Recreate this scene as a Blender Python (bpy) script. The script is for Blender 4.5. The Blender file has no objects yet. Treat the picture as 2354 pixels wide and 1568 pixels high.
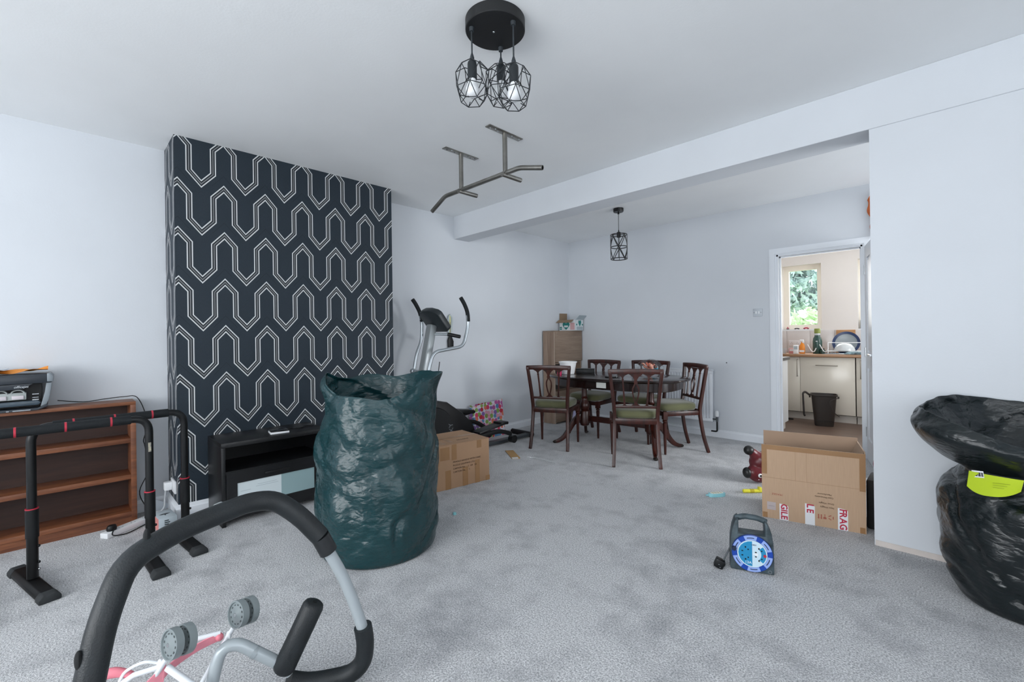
import bpy, bmesh, math, random
from mathutils import Vector, Matrix, noise, Euler
random.seed(7)
S = bpy.context.scene
COL = S.collection
PI = math.pi

# ---------------------------------------------------------------- camera
F_PX, YH, YAW, ROLL, CAM_H = 1023.85, 774.85, math.radians(44.651), math.radians(-0.805), 1.2
cam_data = bpy.data.cameras.new('camera')
cam_data.sensor_fit = 'HORIZONTAL'; cam_data.sensor_width = 36.0
cam_data.lens = 36.0 * F_PX / 2354.0
cam_data.shift_y = -(784.0 - YH) / 2354.0
cam_data.clip_start = 0.05; cam_data.clip_end = 200
camera = bpy.data.objects.new('camera', cam_data); COL.objects.link(camera)
_f = Vector((-math.sin(YAW), math.cos(YAW), 0)); _r = Vector((math.cos(YAW), math.sin(YAW), 0)); _u = Vector((0, 0, 1))
_R = _r * math.cos(ROLL) + _u * math.sin(ROLL); _U = -_r * math.sin(ROLL) + _u * math.cos(ROLL)
M = Matrix((_R, _U, -_f)).transposed().to_4x4(); M.translation = (0, 0, CAM_H)
camera.matrix_world = M
S.camera = camera

# ---------------------------------------------------------------- world, lights, exposure
S.view_settings.view_transform = 'Standard'; S.view_settings.look = 'None'
S.view_settings.gamma = 1.0; S.view_settings.use_curve_mapping = False
S.view_settings.exposure = 0.0
S.cycles.use_denoising = True
S.cycles.max_bounces = 10; S.cycles.diffuse_bounces = 6
S.cycles.sample_clamp_indirect = 6.0
S.cycles.caustics_reflective = False; S.cycles.caustics_refractive = False
W = bpy.data.worlds.new('overcast_sky'); S.world = W; W.use_nodes = True
W.node_tree.nodes['Background'].inputs[0].default_value = (0.90, 0.95, 1.0, 1)
W.node_tree.nodes['Background'].inputs[1].default_value = 3.2

def area_light(name, loc, direction, sx, sy, power, color=(1, 1, 1), spread=180):
    d = bpy.data.lights.new(name, 'AREA'); d.shape = 'RECTANGLE'; d.size = sx; d.size_y = sy
    d.energy = power; d.color = color; d.spread = math.radians(spread)
    o = bpy.data.objects.new(name, d); COL.objects.link(o); o.location = loc
    o.rotation_euler = Vector(direction).to_track_quat('-Z', 'Y').to_euler()
    return o
area_light('daylight_front_window', (-0.95, -3.24, 1.5), (0, 1, 0.34), 3.6, 1.6, 150, (0.955, 0.978, 1.0))
area_light('side_fill_light', (1.54, 0.3, 1.45), (-1, 0, 0.35), 2.2, 1.5, 11, (0.955, 0.978, 1.0))  # added fill from the right, mainly for the left wall
area_light('dining_fill_light', (1.54, 4.35, 1.15), (-1, 0, -0.22), 1.4, 1.3, 38, (0.955, 0.978, 1.0), 120)  # added fill, hidden behind the divider, to lift the dining end
area_light('daylight_kitchen_window', (-1.1, 7.80, 1.75), (0, -1, -0.05), 1.5, 0.9, 16, (1.0, 0.99, 0.975))
area_light('kitchen_side_fill_light', (0.53, 6.6, 1.6), (-1, 0.25, -0.05), 1.2, 1.2, 16, (1.0, 0.99, 0.975))  # added fill from out of view to brighten kitchen wall and cabinets

# ---------------------------------------------------------------- mesh helpers
def lin(h):
    if isinstance(h, (tuple, list)): return tuple(h)[:3]
    h = h.lstrip('#'); c = [int(h[i:i + 2], 16) / 255 for i in (0, 2, 4)]
    return tuple(x / 12.92 if x <= 0.04045 else ((x + 0.055) / 1.055) ** 2.4 for x in c)

MATS = {}
def mat(name, color='#808080', rough=0.5, metal=0.0, var=0.0, vscale=8.0, bump=0.0, bscale=200.0, stretch=None, color2=None,
        coat=0.0, spec=0.5, trans=0.0, sheen=0.0, emit=0.0):
    if name in MATS: return MATS[name]
    m = bpy.data.materials.new(name); m.use_nodes = True; nt = m.node_tree; b = nt.nodes['Principled BSDF']
    c = lin(color); b.inputs['Base Color'].default_value = (*c, 1)
    b.inputs['Roughness'].default_value = rough; b.inputs['Metallic'].default_value = metal
    b.inputs['Specular IOR Level'].default_value = spec; b.inputs['Coat Weight'].default_value = coat
    b.inputs['Transmission Weight'].default_value = trans; b.inputs['Sheen Weight'].default_value = sheen
    if emit: b.inputs['Emission Color'].default_value = (*c, 1); b.inputs['Emission Strength'].default_value = emit
    if var or bump or color2:
        tc = nt.nodes.new('ShaderNodeTexCoord'); mp = nt.nodes.new('ShaderNodeMapping')
        nt.links.new(tc.outputs['Object'], mp.inputs[0])
        if stretch: mp.inputs['Scale'].default_value = stretch
    if var or color2:
        n = nt.nodes.new('ShaderNodeTexNoise'); n.inputs['Scale'].default_value = vscale; n.inputs['Detail'].default_value = 6
        nt.links.new(mp.outputs[0], n.inputs['Vector'])
        mx = nt.nodes.new('ShaderNodeMix'); mx.data_type = 'RGBA'
        cr = nt.nodes.new('ShaderNodeValToRGB'); cr.color_ramp.elements[0].position = 0.3; cr.color_ramp.elements[1].position = 0.7
        nt.links.new(n.outputs[0], cr.inputs[0]); nt.links.new(cr.outputs[0], mx.inputs[0])
        c2 = lin(color2) if color2 else tuple(x * (1 - var) for x in c)
        c1 = c if color2 else tuple(min(1, x * (1 + var)) for x in c)
        mx.inputs[6].default_value = (*c1, 1); mx.inputs[7].default_value = (*c2, 1)
        nt.links.new(mx.outputs[2], b.inputs['Base Color'])
    if bump:
        n2 = nt.nodes.new('ShaderNodeTexNoise'); n2.inputs['Scale'].default_value = bscale; n2.inputs['Detail'].default_value = 3
        nt.links.new(mp.outputs[0], n2.inputs['Vector'])
        bp = nt.nodes.new('ShaderNodeBump'); bp.inputs['Strength'].default_value = bump; bp.inputs['Distance'].default_value = 0.01
        nt.links.new(n2.outputs[0], bp.inputs['Height']); nt.links.new(bp.outputs[0], b.inputs['Normal'])
    MATS[name] = m
    return m

def spline(pts, k=6, closed=False):
    P = [Vector(p) for p in pts]; n = len(P); out = []
    rng = range(n if closed else n - 1)
    for i in rng:
        p0 = P[(i - 1) % n] if (closed or i > 0) else P[0]
        p1 = P[i]; p2 = P[(i + 1) % n]
        p3 = P[(i + 2) % n] if (closed or i + 2 < n) else P[-1]
        for j in range(k):
            t = j / k
            out.append(0.5 * ((2 * p1) + (-p0 + p2) * t + (2 * p0 - 5 * p1 + 4 * p2 - p3) * t * t + (-p0 + 3 * p1 - 3 * p2 + p3) * t ** 3))
    if not closed: out.append(P[-1])
    return out

def fillet(pts, r, k=6):
    P = [Vector(p) for p in pts]; out = [P[0]]
    for i in range(1, len(P) - 1):
        a, b, c = P[i - 1], P[i], P[i + 1]
        d1 = (a - b); d2 = (c - b); rr = min(r, d1.length * 0.49, d2.length * 0.49)
        s = b + d1.normalized() * rr; e = b + d2.normalized() * rr
        for j in range(k + 1):
            t = j / k; out.append(s * (1 - t) ** 2 + b * 2 * t * (1 - t) + e * t * t)
    out.append(P[-1]); return out

class MB:
    def __init__(s): s.v = []; s.f = []; s.mi = []
    def add(s, vs, fs, mi=0):
        o = len(s.v); s.v += [tuple(v) for v in vs]; s.f += [tuple(i + o for i in f) for f in fs]; s.mi += [mi] * len(fs); return s
    def box(s, c, d, rot=None, mi=0):
        hx, hy, hz = d[0] / 2, d[1] / 2, d[2] / 2; c = Vector(c)
        vs = [Vector((x * hx, y * hy, z * hz)) for x in (-1, 1) for y in (-1, 1) for z in (-1, 1)]
        if rot is not None:
            if isinstance(rot, (int, float)): rot = Matrix.Rotation(rot, 3, 'Z')
            vs = [rot @ v for v in vs]
        return s.add([v + c for v in vs], [(0, 1, 3, 2), (4, 6, 7, 5), (0, 4, 5, 1), (2, 3, 7, 6), (0, 2, 6, 4), (1, 5, 7, 3)], mi)
    def b2(s, lo, hi, mi=0):
        lo = Vector(lo); hi = Vector(hi); return s.box((lo + hi) / 2, hi - lo, None, mi)
    def tube(s, pts, r, n=10, caps=True, mi=0, flat=None):
        P = [Vector(p) for p in pts]; m = len(P); R = r if isinstance(r, (list, tuple)) else [r] * m
        T = [((P[min(i + 1, m - 1)] - P[max(i - 1, 0)]).normalized()) for i in range(m)]
        ref = Vector((0, 0, 1)) if abs(T[0].z) < 0.9 else Vector((1, 0, 0))
        u = T[0].cross(ref).normalized(); vs = []
        for i in range(m):
            u = (u - T[i] * u.dot(T[i])).normalized(); w = T[i].cross(u)
            for j in range(n):
                a = 2 * PI * j / n; vs.append(P[i] + (u * math.cos(a) + w * math.sin(a)) * R[i])
        fs = [(i * n + j, i * n + (j + 1) % n, (i + 1) * n + (j + 1) % n, (i + 1) * n + j) for i in range(m - 1) for j in range(n)]
        if caps: fs += [tuple(range(n - 1, -1, -1)), tuple((m - 1) * n + j for j in range(n))]
        return s.add(vs, fs, mi)
    def cyl(s, p0, p1, r0, r1=None, n=20, caps=True, mi=0):
        return s.tube([p0, p1], [r0, r0 if r1 is None else r1], n, caps, mi)
    def rsweep(s, pts, wd, side, mi=0):
        """rectangular section along pts; wd list of (width along side, depth); side = fixed width vector"""
        P = [Vector(p) for p in pts]; m = len(P); sd = Vector(side).normalized(); vs = []
        for i in range(m):
            t = (P[min(i + 1, m - 1)] - P[max(i - 1, 0)]).normalized(); w = t.cross(sd).normalized()
            a, b = (wd[i] if isinstance(wd, list) else wd); a /= 2; b /= 2
            vs += [P[i] - sd * a - w * b, P[i] + sd * a - w * b, P[i] + sd * a + w * b, P[i] - sd * a + w * b]
        fs = [(i * 4 + j, i * 4 + (j + 1) % 4, (i + 1) * 4 + (j + 1) % 4, (i + 1) * 4 + j) for i in range(m - 1) for j in range(4)]
        fs += [(3, 2, 1, 0), tuple((m - 1) * 4 + j for j in range(4))]
        return s.add(vs, fs, mi)
    def lathe(s, prof, n=24, M=None, mi=0, cap=True):
        M = M or Matrix(); m = len(prof); vs = []
        for r, z in prof:
            for j in range(n):
                a = 2 * PI * j / n; vs.append(M @ Vector((r * math.cos(a), r * math.sin(a), z)))
        fs = [(i * n + j, i * n + (j + 1) % n, (i + 1) * n + (j + 1) % n, (i + 1) * n + j) for i in range(m - 1) for j in range(n)]
        if cap: fs += [tuple(range(n - 1, -1, -1)), tuple((m - 1) * n + j for j in range(n))]
        return s.add(vs, fs, mi)
    def prism(s, poly, t0, t1, M=None, mi=0):
        """2D polygon (x,y) extruded from z=t0 to t1, transformed by M"""
        M = M or Matrix(); n = len(poly)
        vs = [M @ Vector((x, y, t0)) for x, y in poly] + [M @ Vector((x, y, t1)) for x, y in poly]
        fs = [tuple(range(n - 1, -1, -1)), tuple(range(n, 2 * n))] + [(i, (i + 1) % n, n + (i + 1) % n, n + i) for i in range(n)]
        return s.add(vs, fs, mi)
    def sphere(s, c, r, nu=20, nv=12, M=None, mi=0):
        r = (r, r, r) if isinstance(r, (int, float)) else r; c = Vector(c); vs = []
        for i in range(nv + 1):
            p = PI * i / nv
            for j in range(nu):
                a = 2 * PI * j / nu
                v = Vector((r[0] * math.sin(p) * math.cos(a), r[1] * math.sin(p) * math.sin(a), r[2] * math.cos(p)))
                vs.append(c + (M @ v if M else v))
        fs = [(i * nu + j, (i + 1) * nu + j, (i + 1) * nu + (j + 1) % nu, i * nu + (j + 1) % nu) for i in range(nv) for j in range(nu)]
        return s.add(vs, fs, mi)
    def build(s, name, m, parent=None, smooth=40, bevel=0, seg=2, weld=False):
        me = bpy.data.meshes.new(name); me.from_pydata(s.v, [], s.f)
        ms = m if isinstance(m, (list, tuple)) else [m]
        for x in ms: me.materials.append(x)
        if len(ms) > 1: me.polygons.foreach_set('material_index', s.mi)
        bm = bmesh.new(); bm.from_mesh(me)
        if weld or bevel: bmesh.ops.remove_doubles(bm, verts=bm.verts, dist=1e-5)
        bmesh.ops.recalc_face_normals(bm, faces=bm.faces)
        if bevel:
            ed = [e for e in bm.edges if len(e.link_faces) == 2 and e.calc_face_angle(0) > 0.6]
            bmesh.ops.bevel(bm, geom=ed, offset=bevel, segments=seg, profile=0.5, affect='EDGES', clamp_overlap=True)
        bm.to_mesh(me); bm.free()
        if smooth:
            me.shade_smooth(); me.set_sharp_from_angle(angle=math.radians(smooth))
        o = bpy.data.objects.new(name, me); COL.objects.link(o)
        if parent: o.parent = parent
        return o

def tag(o, label, cat, group=None):
    o['label'] = label; o['category'] = cat
    if group: o['group'] = group
    return o
def thing(name, label, cat, loc=(0, 0, 0), rz=0, group=None):
    o = bpy.data.objects.new(name, None); COL.objects.link(o); o.empty_display_size = 0.05
    o.location = loc; o.rotation_euler = (0, 0, rz); return tag(o, label, cat, group)
def struct(o):
    o['kind'] = 'structure'; return o
def copy_tree(o, parent=None):
    c = o.copy(); COL.objects.link(c); c.parent = parent
    for ch in list(o.children): copy_tree(ch, c)
    return c
def text(body, size, m, parent, M, name='lettering', extrude=0.0006, align='CENTER', shear=0.0, space=1.0, bold=0.0):
    cu = bpy.data.curves.new(name, 'FONT'); cu.body = body; cu.size = size; cu.extrude = extrude; cu.align_x = align; cu.align_y = 'CENTER'
    cu.shear = shear; cu.offset = bold * size; cu.space_character = space; cu.resolution_u = 2; cu.fill_mode = 'BOTH'
    t = bpy.data.objects.new(name + '_tmp', cu); COL.objects.link(t)
    dg = bpy.context.evaluated_depsgraph_get(); me = bpy.data.meshes.new_from_object(t.evaluated_get(dg))
    bpy.data.objects.remove(t); bpy.data.curves.remove(cu)
    me.name = name; me.materials.clear(); me.materials.append(m); me.transform(M)
    o = bpy.data.objects.new(name, me); COL.objects.link(o); o.parent = parent
    return o
def frame(origin, xdir, ydir):
    x = Vector(xdir).normalized(); y = Vector(ydir); y = (y - x * y.dot(x)).normalized(); z = x.cross(y)
    m = Matrix((x, y, z)).transposed().to_4x4(); m.translation = origin; return m

# node expression helper
class NT:
    def __init__(s, nt): s.nt = nt
    def op(s, o, *a):
        n = s.nt.nodes.new('ShaderNodeMath'); n.operation = o
        for i, x in enumerate(a):
            if isinstance(x, (int, float)): n.inputs[i].default_value = x
            else: s.nt.links.new(x, n.inputs[i])
        return n.outputs[0]
    def mix(s, f, a, b):
        n = s.nt.nodes.new('ShaderNodeMix'); n.data_type = 'RGBA'
        for i, x in ((0, f), (6, a), (7, b)):
            if isinstance(x, (int, float)): n.inputs[i].default_value = x
            elif isinstance(x, tuple): n.inputs[i].default_value = (*x[:3], 1)
            else: s.nt.links.new(x, n.inputs[i])
        return n.outputs[2]
    def noise(s, vec, scale, detail=4, rough=0.5):
        n = s.nt.nodes.new('ShaderNodeTexNoise'); n.inputs['Scale'].default_value = scale; n.inputs['Detail'].default_value = detail
        n.inputs['Roughness'].default_value = rough
        if vec is not None: s.nt.links.new(vec, n.inputs['Vector'])
        return n.outputs[0]
    def ramp(s, x, a, b):
        n = s.nt.nodes.new('ShaderNodeMapRange'); n.inputs[1].default_value = a; n.inputs[2].default_value = b
        s.nt.links.new(x, n.inputs[0]); return n.outputs[0]
    def mapping(s, scale=(1, 1, 1), rot=(0, 0, 0), coord='Object'):
        tc = s.nt.nodes.new('ShaderNodeTexCoord'); mp = s.nt.nodes.new('ShaderNodeMapping')
        mp.inputs['Scale'].default_value = scale; mp.inputs['Rotation'].default_value = rot
        s.nt.links.new(tc.outputs[coord], mp.inputs[0]); return mp.outputs[0]
    def bump(s, h, strength, dist=0.01, normal=None):
        n = s.nt.nodes.new('ShaderNodeBump'); n.inputs['Strength'].default_value = strength; n.inputs['Distance'].default_value = dist
        s.nt.links.new(h, n.inputs['Height'])
        if normal is not None: s.nt.links.new(normal, n.inputs['Normal'])
        return n.outputs[0]
def newmat(name, rough=0.5, metal=0.0):
    m = bpy.data.materials.new(name); m.use_nodes = True; b = m.node_tree.nodes['Principled BSDF']
    b.inputs['Roughness'].default_value = rough; b.inputs['Metallic'].default_value = metal
    MATS[name] = m
    return m, NT(m.node_tree), b

# ---------------------------------------------------------------- procedural surface materials
def wall_paint(name, col, v=0.03):
    return mat(name, col, 0.75, var=v, vscale=1.3, bump=0.04, bscale=90, spec=0.3)
WALL = wall_paint('white_wall_paint', '#d2d6db')
CEIL = wall_paint('ceiling_paint', '#f0f2f3')
KWALL = wall_paint('kitchen_wall_paint', '#e2ddda')
TRIM = mat('white_gloss_trim', '#e3e7ec', 0.35, var=0.02, vscale=3)

def carpet_mat():
    m, n, b = newmat('grey_carpet', 0.95)
    v = n.mapping()
    f1 = n.noise(v, 150, 3, 0.6); f2 = n.noise(v, 420, 2, 0.7); big = n.noise(v, 1.5, 5, 0.62); mid = n.noise(v, 6, 4, 0.6)
    sp = n.op('ADD', n.op('MULTIPLY', f1, 0.55), n.op('MULTIPLY', f2, 0.45))
    base = n.mix(n.ramp(sp, 0.40, 0.60), lin('#85878b'), lin('#f0f0f1'))
    worn = n.op('MULTIPLY', n.ramp(n.op('ADD', n.op('MULTIPLY', big, 0.6), n.op('MULTIPLY', mid, 0.4)), 0.48, 0.66), 0.42)
    colr = n.mix(worn, base, lin('#5a5e65'))
    n.nt.links.new(colr, b.inputs['Base Color'])
    b.inputs['Sheen Weight'].default_value = 0.25; b.inputs['Specular IOR Level'].default_value = 0.1
    n.nt.links.new(n.bump(sp, 0.75, 0.012), b.inputs['Normal'])
    return m
CARPET = carpet_mat()

def wood_mat(name, c1, c2, axis='y', scale=1.0, rough=0.45, c3=None, coat=0.0):
    m, n, b = newmat(name, rough)
    sc = {'x': (1.2, 14, 14), 'y': (14, 1.2, 14), 'z': (14, 14, 1.2)}[axis]
    v = n.mapping(tuple(a * scale for a in sc))
    a = n.noise(v, 2.0, 6, 0.6); g = n.noise(v, 9.0, 3, 0.6)
    f = n.ramp(n.op('ADD', n.op('MULTIPLY', a, 0.7), n.op('MULTIPLY', g, 0.3)), 0.36, 0.64)
    colr = n.mix(f, lin(c1), lin(c2))
    if c3:
        v2 = n.mapping(tuple(x * scale * 0.35 for x in sc))
        colr = n.mix(n.op('MULTIPLY', n.ramp(n.noise(v2, 2.5, 3), 0.56, 0.72), 0.7), colr, lin(c3))
    n.nt.links.new(colr, b.inputs['Base Color']); b.inputs['Coat Weight'].default_value = coat
    n.nt.links.new(n.bump(g, 0.08, 0.004), b.inputs['Normal'])
    return m
WALNUT = wood_mat('walnut_veneer', '#8a5638', '#5e3624', 'y', 1.0, 0.42)
MAHOG = wood_mat('mahogany', '#43190f', '#200b07', 'z', 1.2, 0.33)
MAHOGX = wood_mat('mahogany_top', '#1f0d09', '#120706', 'x', 1.0, 0.2, coat=0.2)
OAK = wood_mat('pale_oak_upright', '#a58f7e', '#8a7463', 'z', 0.7, 0.6, '#6d5746')
OAKH = wood_mat('pale_oak_across', '#94806f', '#7a6757', 'y', 0.7, 0.6, '#5d4a3b')
KFLOOR = wood_mat('kitchen_laminate', '#6f5a4d', '#54423a', 'x', 0.7, 0.4)
KTOP = wood_mat('worktop_wood', '#b08a6c', '#96704f', 'x', 1.0, 0.4)
BLACKWOOD = mat('black_brown_veneer', '#131416', 0.4, var=0.35, vscale=5, stretch=(30, 1.5, 30), bump=0.05, bscale=20)
CARD = mat('cardboard', '#b89b80', 0.85, var=0.05, vscale=5, stretch=(40, 40, 2))
CARD2 = mat('cardboard_brown', '#a68467', 0.85, var=0.06, vscale=4)
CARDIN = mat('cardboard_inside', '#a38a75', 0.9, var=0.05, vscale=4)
TAPE = mat('brown_parcel_tape', '#96714c', 0.35, var=0.05, vscale=10)
BLACKP = mat('black_plastic', '#0f1113', 0.45, spec=.35)
BLACKM = mat('black_matt_metal', '#0d0e10', 0.4)
BLACKG = mat('black_gloss_plastic', '#0c0d10', 0.2)
DGREY = mat('dark_grey_plastic', '#3a4046', 0.4)
MGREY = mat('mid_grey_plastic', '#70777c', 0.4)
WHITEP = mat('white_plastic', '#e6e8ea', 0.35)
FOAM = mat('black_foam', '#15191c', 0.7, spec=.3, var=0.15, vscale=30, bump=0.15, bscale=300)
SILVER = mat('silver_tube', '#aeb6bb', 0.28, 0.6)
STEEL = mat('raw_brushed_steel', '#8c8a85', 0.3, 0.9, var=0.2, vscale=12, bump=0.03, bscale=120)
CHROME = mat('chrome', '#c8cccf', 0.15, 1.0)
RED = mat('red_plastic', '#b0263a', 0.5)
# ---------------------------------------------------------------- room shell
XL, YB, YBEAM, H, ZB, XN = -4.092, 5.372, 3.206, 2.6, 2.341, -0.322
XC, YC1, YC2 = -3.72, 0.545, 2.184
XR, YF = 1.6, -3.3
DX0, DX1, DZ = -1.336, -0.585, 2.045          # kitchen doorway
KY = 7.83                                       # kitchen back wall

def wall_with_hole(name, axis, pos, thick, a0, a1, z0, z1, holes, m):
    """axis 'y': wall plane y=pos..pos+thick spanning x a0..a1; axis 'x': plane x."""
    mb = MB(); cuts = sorted({a0, a1} | {h[0] for h in holes} | {h[1] for h in holes})
    for i in range(len(cuts) - 1):
        l, r = cuts[i], cuts[i + 1]; hs = [h for h in holes if h[0] <= l + 1e-6 and h[1] >= r - 1e-6]
        segs = [(z0, z1)]
        for h in hs: segs = [(z0, h[2]), (h[3], z1)]
        for s0, s1 in segs:
            if s1 - s0 < 1e-4: continue
            if axis == 'y': mb.b2((l, pos, s0), (r, pos + thick, s1))
            else: mb.b2((pos, l, s0), (pos + thick, r, s1))
    return struct(mb.build(name, m, smooth=0, weld=True))

fl = struct(MB().b2((XL - .1, YF - .1, -.06), (XR + .1, YB + .05, 0)).build('floor', CARPET, smooth=0))
struct(MB().b2((XL - .1, YF - .1, H), (XR + .1, YB + .1, H + .1)).build('ceiling', CEIL, smooth=0))
struct(MB().b2((XL - .1, YF - .1, 0), (XL, YB + .1, H)).build('wall_left', WALL, smooth=0))
wall_with_hole('wall_back', 'y', YB, .1, XL, XR, 0, H, [(DX0, DX1, 0, DZ)], WALL)
wall_with_hole('wall_front', 'y', YF - .1, .1, XL, XR, 0, H, [(-2.75, 0.85, .7, 2.3)], WALL)
wall_with_hole('wall_right', 'x', XR, .1, YF, YB, 0, H, [(-.8, 1.4, .7, 2.2), (3.65, 5.05, .5, 1.8)], WALL)
struct(MB().b2((XN, YBEAM + .008, 0), (XR, YBEAM + .22, ZB)).build('wall_divider', WALL, smooth=0))
struct(MB().b2((XL, YBEAM, ZB), (XR, YBEAM + .222, H)).build('trim_1', WALL, smooth=0, bevel=.004))

# wallpapered chimney breast
def wallpaper():
    m, n, b = newmat('zigzag_wallpaper', 0.55)
    tc = n.nt.nodes.new('ShaderNodeTexCoord'); sp = n.nt.nodes.new('ShaderNodeSeparateXYZ'); n.nt.links.new(tc.outputs['Object'], sp.inputs[0])
    u = n.op('ADD', sp.outputs[1], n.op('ADD', sp.outputs[0], 3.72)); z = sp.outputs[2]
    P, Q, W1, LV, SL, Y0, Z0 = 0.2716, 0.3345, 0.071, 0.170, 1.15, 0.6985, 1.966
    k = 1 / math.sqrt(1 + SL * SL)
    fr = n.op('FRACT', n.op('ADD', n.op('DIVIDE', n.op('SUBTRACT', u, Y0), P), 10.5))
    a = n.op('MULTIPLY', n.op('ABSOLUTE', n.op('SUBTRACT', fr, 0.5)), P)
    zq = n.op('MULTIPLY', n.op('FRACT', n.op('ADD', n.op('DIVIDE', n.op('SUBTRACT', z, Z0), Q), 20.0)), Q)
    white = grey = dark = None
    def band(A, lo, hi): return n.op('MULTIPLY', n.op('GREATER_THAN', A, lo), n.op('LESS_THAN', A, hi))
    mx = lambda x, y: y if x is None else n.op('MAXIMUM', x, y)
    for kk in (-1, 0, 1):
        y = n.op('SUBTRACT', zq, kk * Q)
        d1 = n.op('MULTIPLY', n.op('SUBTRACT', y, n.op('MULTIPLY', a, SL)), k)
        d3 = n.op('SUBTRACT', d1, LV * k)
        A = n.op('MAXIMUM', n.op('MINIMUM', d1, n.op('SUBTRACT', W1, a)), d3)
        AB = n.op('ABSOLUTE', A)
        white = mx(white, band(AB, .0113, .0180)); grey = mx(grey, band(A, -.0022, .0022)); dark = mx(dark, n.op('LESS_THAN', AB, .0113))
        if kk < 1:
            zz = n.op('SUBTRACT', d1, -.072 * k)
            thin = n.op('LESS_THAN', n.op('ABSOLUTE', zz), .0011)
            v0 = n.op('MULTIPLY', n.op('LESS_THAN', a, .0011), band(y, -.30, -.072))
            dk = n.op('MAXIMUM', thin, v0)
            line = dk if kk == -1 else n.op('MAXIMUM', line, dk)
    nz = n.noise(tc.outputs['Object'], 260, 3)
    c = n.mix(nz, lin('#18212a'), lin('#28343e'))
    c = n.mix(n.op('MULTIPLY', line, 0.8), c, lin('#11171c'))
    c = n.mix(dark, c, lin('#20262c')); c = n.mix(grey, c, lin('#8d8e8f')); c = n.mix(white, c, lin('#cfd1d2'))
    n.nt.links.new(c, b.inputs['Base Color'])
    n.nt.links.new(n.bump(n.op('ADD', nz, n.op('MULTIPLY', white, 2.0)), 0.12, 0.002), b.inputs['Normal'])
    b.inputs['Specular IOR Level'].default_value = 0.35
    return m
struct(MB().b2((XL, YC1, 0), (XC, YC2, H)).build('wall_chimney', wallpaper(), smooth=0))

# skirting boards
def skirt(name, segs, m=TRIM, h=.088, t=.016):
    mb = MB()
    for (x0, y0, x1, y1, nx, ny) in segs:
        d = Vector((x1 - x0, y1 - y0, 0)); L = d.length; Mx = frame((x0, y0, 0), (nx, ny, 0), (0, 0, 1))
        prof = [(0, 0), (t, 0), (t, h * .72), (t * .65, h * .8), (t * .45, h * .97), (0, h)]
        sgn = 1 if Mx.to_3x3().col[2].dot(d) > 0 else -1
        mb.prism(prof, 0, L * sgn, Mx)
    return struct(mb.build(name, m, smooth=0))
skirt('baseboard_left', [(XL, YF, XL, YC1, 1, 0), (XL, YC2, XL, YB, 1, 0)])
skirt('baseboard_chimney', [(XC, YC1 - .016, XC, YC2 + .016, 1, 0), (XL, YC1, XC, YC1, 0, -1), (XL, YC2, XC, YC2, 0, 1)], h=.1)
skirt('baseboard_back', [(XL, YB, DX0 - .085, YB, 0, -1), (DX1 + .085, YB, XR, YB, 0, -1)])
# bare plaster strip where the divider wall has lost its skirting
struct(MB().b2((XN + .004, YBEAM + .004, 0), (XR, YBEAM + .008, .030)).build('trim_2', mat('bare_plaster', '#cfc6c0', .9, var=.08, vscale=12, bump=.3, bscale=60), smooth=0))

# kitchen doorway frame
mb = MB()
for x0, x1 in ((DX0 - .0, DX0 + .028), (DX1 - .028, DX1)): mb.b2((x0, YB - .006, 0), (x1, YB + .106, DZ))
mb.b2((DX0, YB - .006, DZ - .028), (DX1, YB + .106, DZ))
for yy in (YB + .045,):
    mb.b2((DX0 + .028, yy, 0), (DX0 + .040, yy + .03, DZ - .028)); mb.b2((DX1 - .040, yy, 0), (DX1 - .028, yy + .03, DZ - .028)); mb.b2((DX0 + .028, yy, DZ - .04), (DX1 - .028, yy + .03, DZ - .028))
lining = mb.build('trim_3', TRIM, smooth=0, weld=False); struct(lining)
mb = MB(); w = .068
for off, t, ww in ((0, .012, w), (.012, .020, w - .03)):
    mb.b2((DX0 - ww - off + .012, YB - t, 0), (DX0 + .012 - off, YB, DZ - .012 + off)); mb.b2((DX1 - .012 + off, YB - t, 0), (DX1 + ww + off - .012, YB, DZ - .012 + off))
    mb.b2((DX0 - ww - off + .012, YB - t, DZ - .012 + off), (DX1 + ww + off - .012, YB, DZ - .012 + off + ww))
struct(mb.build('trim_4', TRIM, smooth=0))

# the open kitchen door, swung back into the dining end
d = struct(thing('door_1', 'white panelled kitchen door standing wide open', 'door', (DX1 + .004, YB - .03, .008), math.radians(-77.5)))
LW, LH, LT = .735, 2.0, .035
mb = MB(); st = .105
mb.b2((0, 0, 0), (st, LT, LH)); mb.b2((LW - st, 0, 0), (LW, LT, LH))
rails = [(0, .2), (.86, 1.0), (1.88, 2.0)]
for a, b in rails: mb.b2((st, 0, a), (LW - st, LT, b))
mb.b2((LW / 2 - .05, 0, .2), (LW / 2 + .05, LT, LH - .12))
mb.build('door_frame', TRIM, d, smooth=0)
for i, (z0, z1) in enumerate(((.2, .86), (1.0, 1.88))):
    for x0, x1 in ((st, LW / 2 - .05), (LW / 2 + .05, LW - st)):
        pn = MB(); pn.b2((x0, .012, z0), (x1, LT - .012, z1)); pn.b2((x0 + .025, .005, z0 + .025), (x1 - .025, LT - .005, z1 - .025))
        pn.build('door_panel', TRIM, d, smooth=0)
for z in (.25, 1.0, 1.78):
    MB().cyl((-.006, .0, z - .045), (-.006, .0, z + .045), .006, n=10).build('hinge', CHROME, d)
hb = MB(); hb.cyl((LW - .05, -.0, 1.0), (LW - .05, -.045, 1.0), .012, n=12); hb.tube(fillet([(LW - .05, -.045, 1.0), (LW - .16, -.045, 1.0)], .01), .009, 10)
hb.cyl((LW - .05, LT, 1.0), (LW - .05, LT + .045, 1.0), .012, n=12); hb.tube([(LW - .05, LT + .045, 1.0), (LW - .16, LT + .045, 1.0)], .009, 10)
hb.build('door_handle', CHROME, d)

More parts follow.
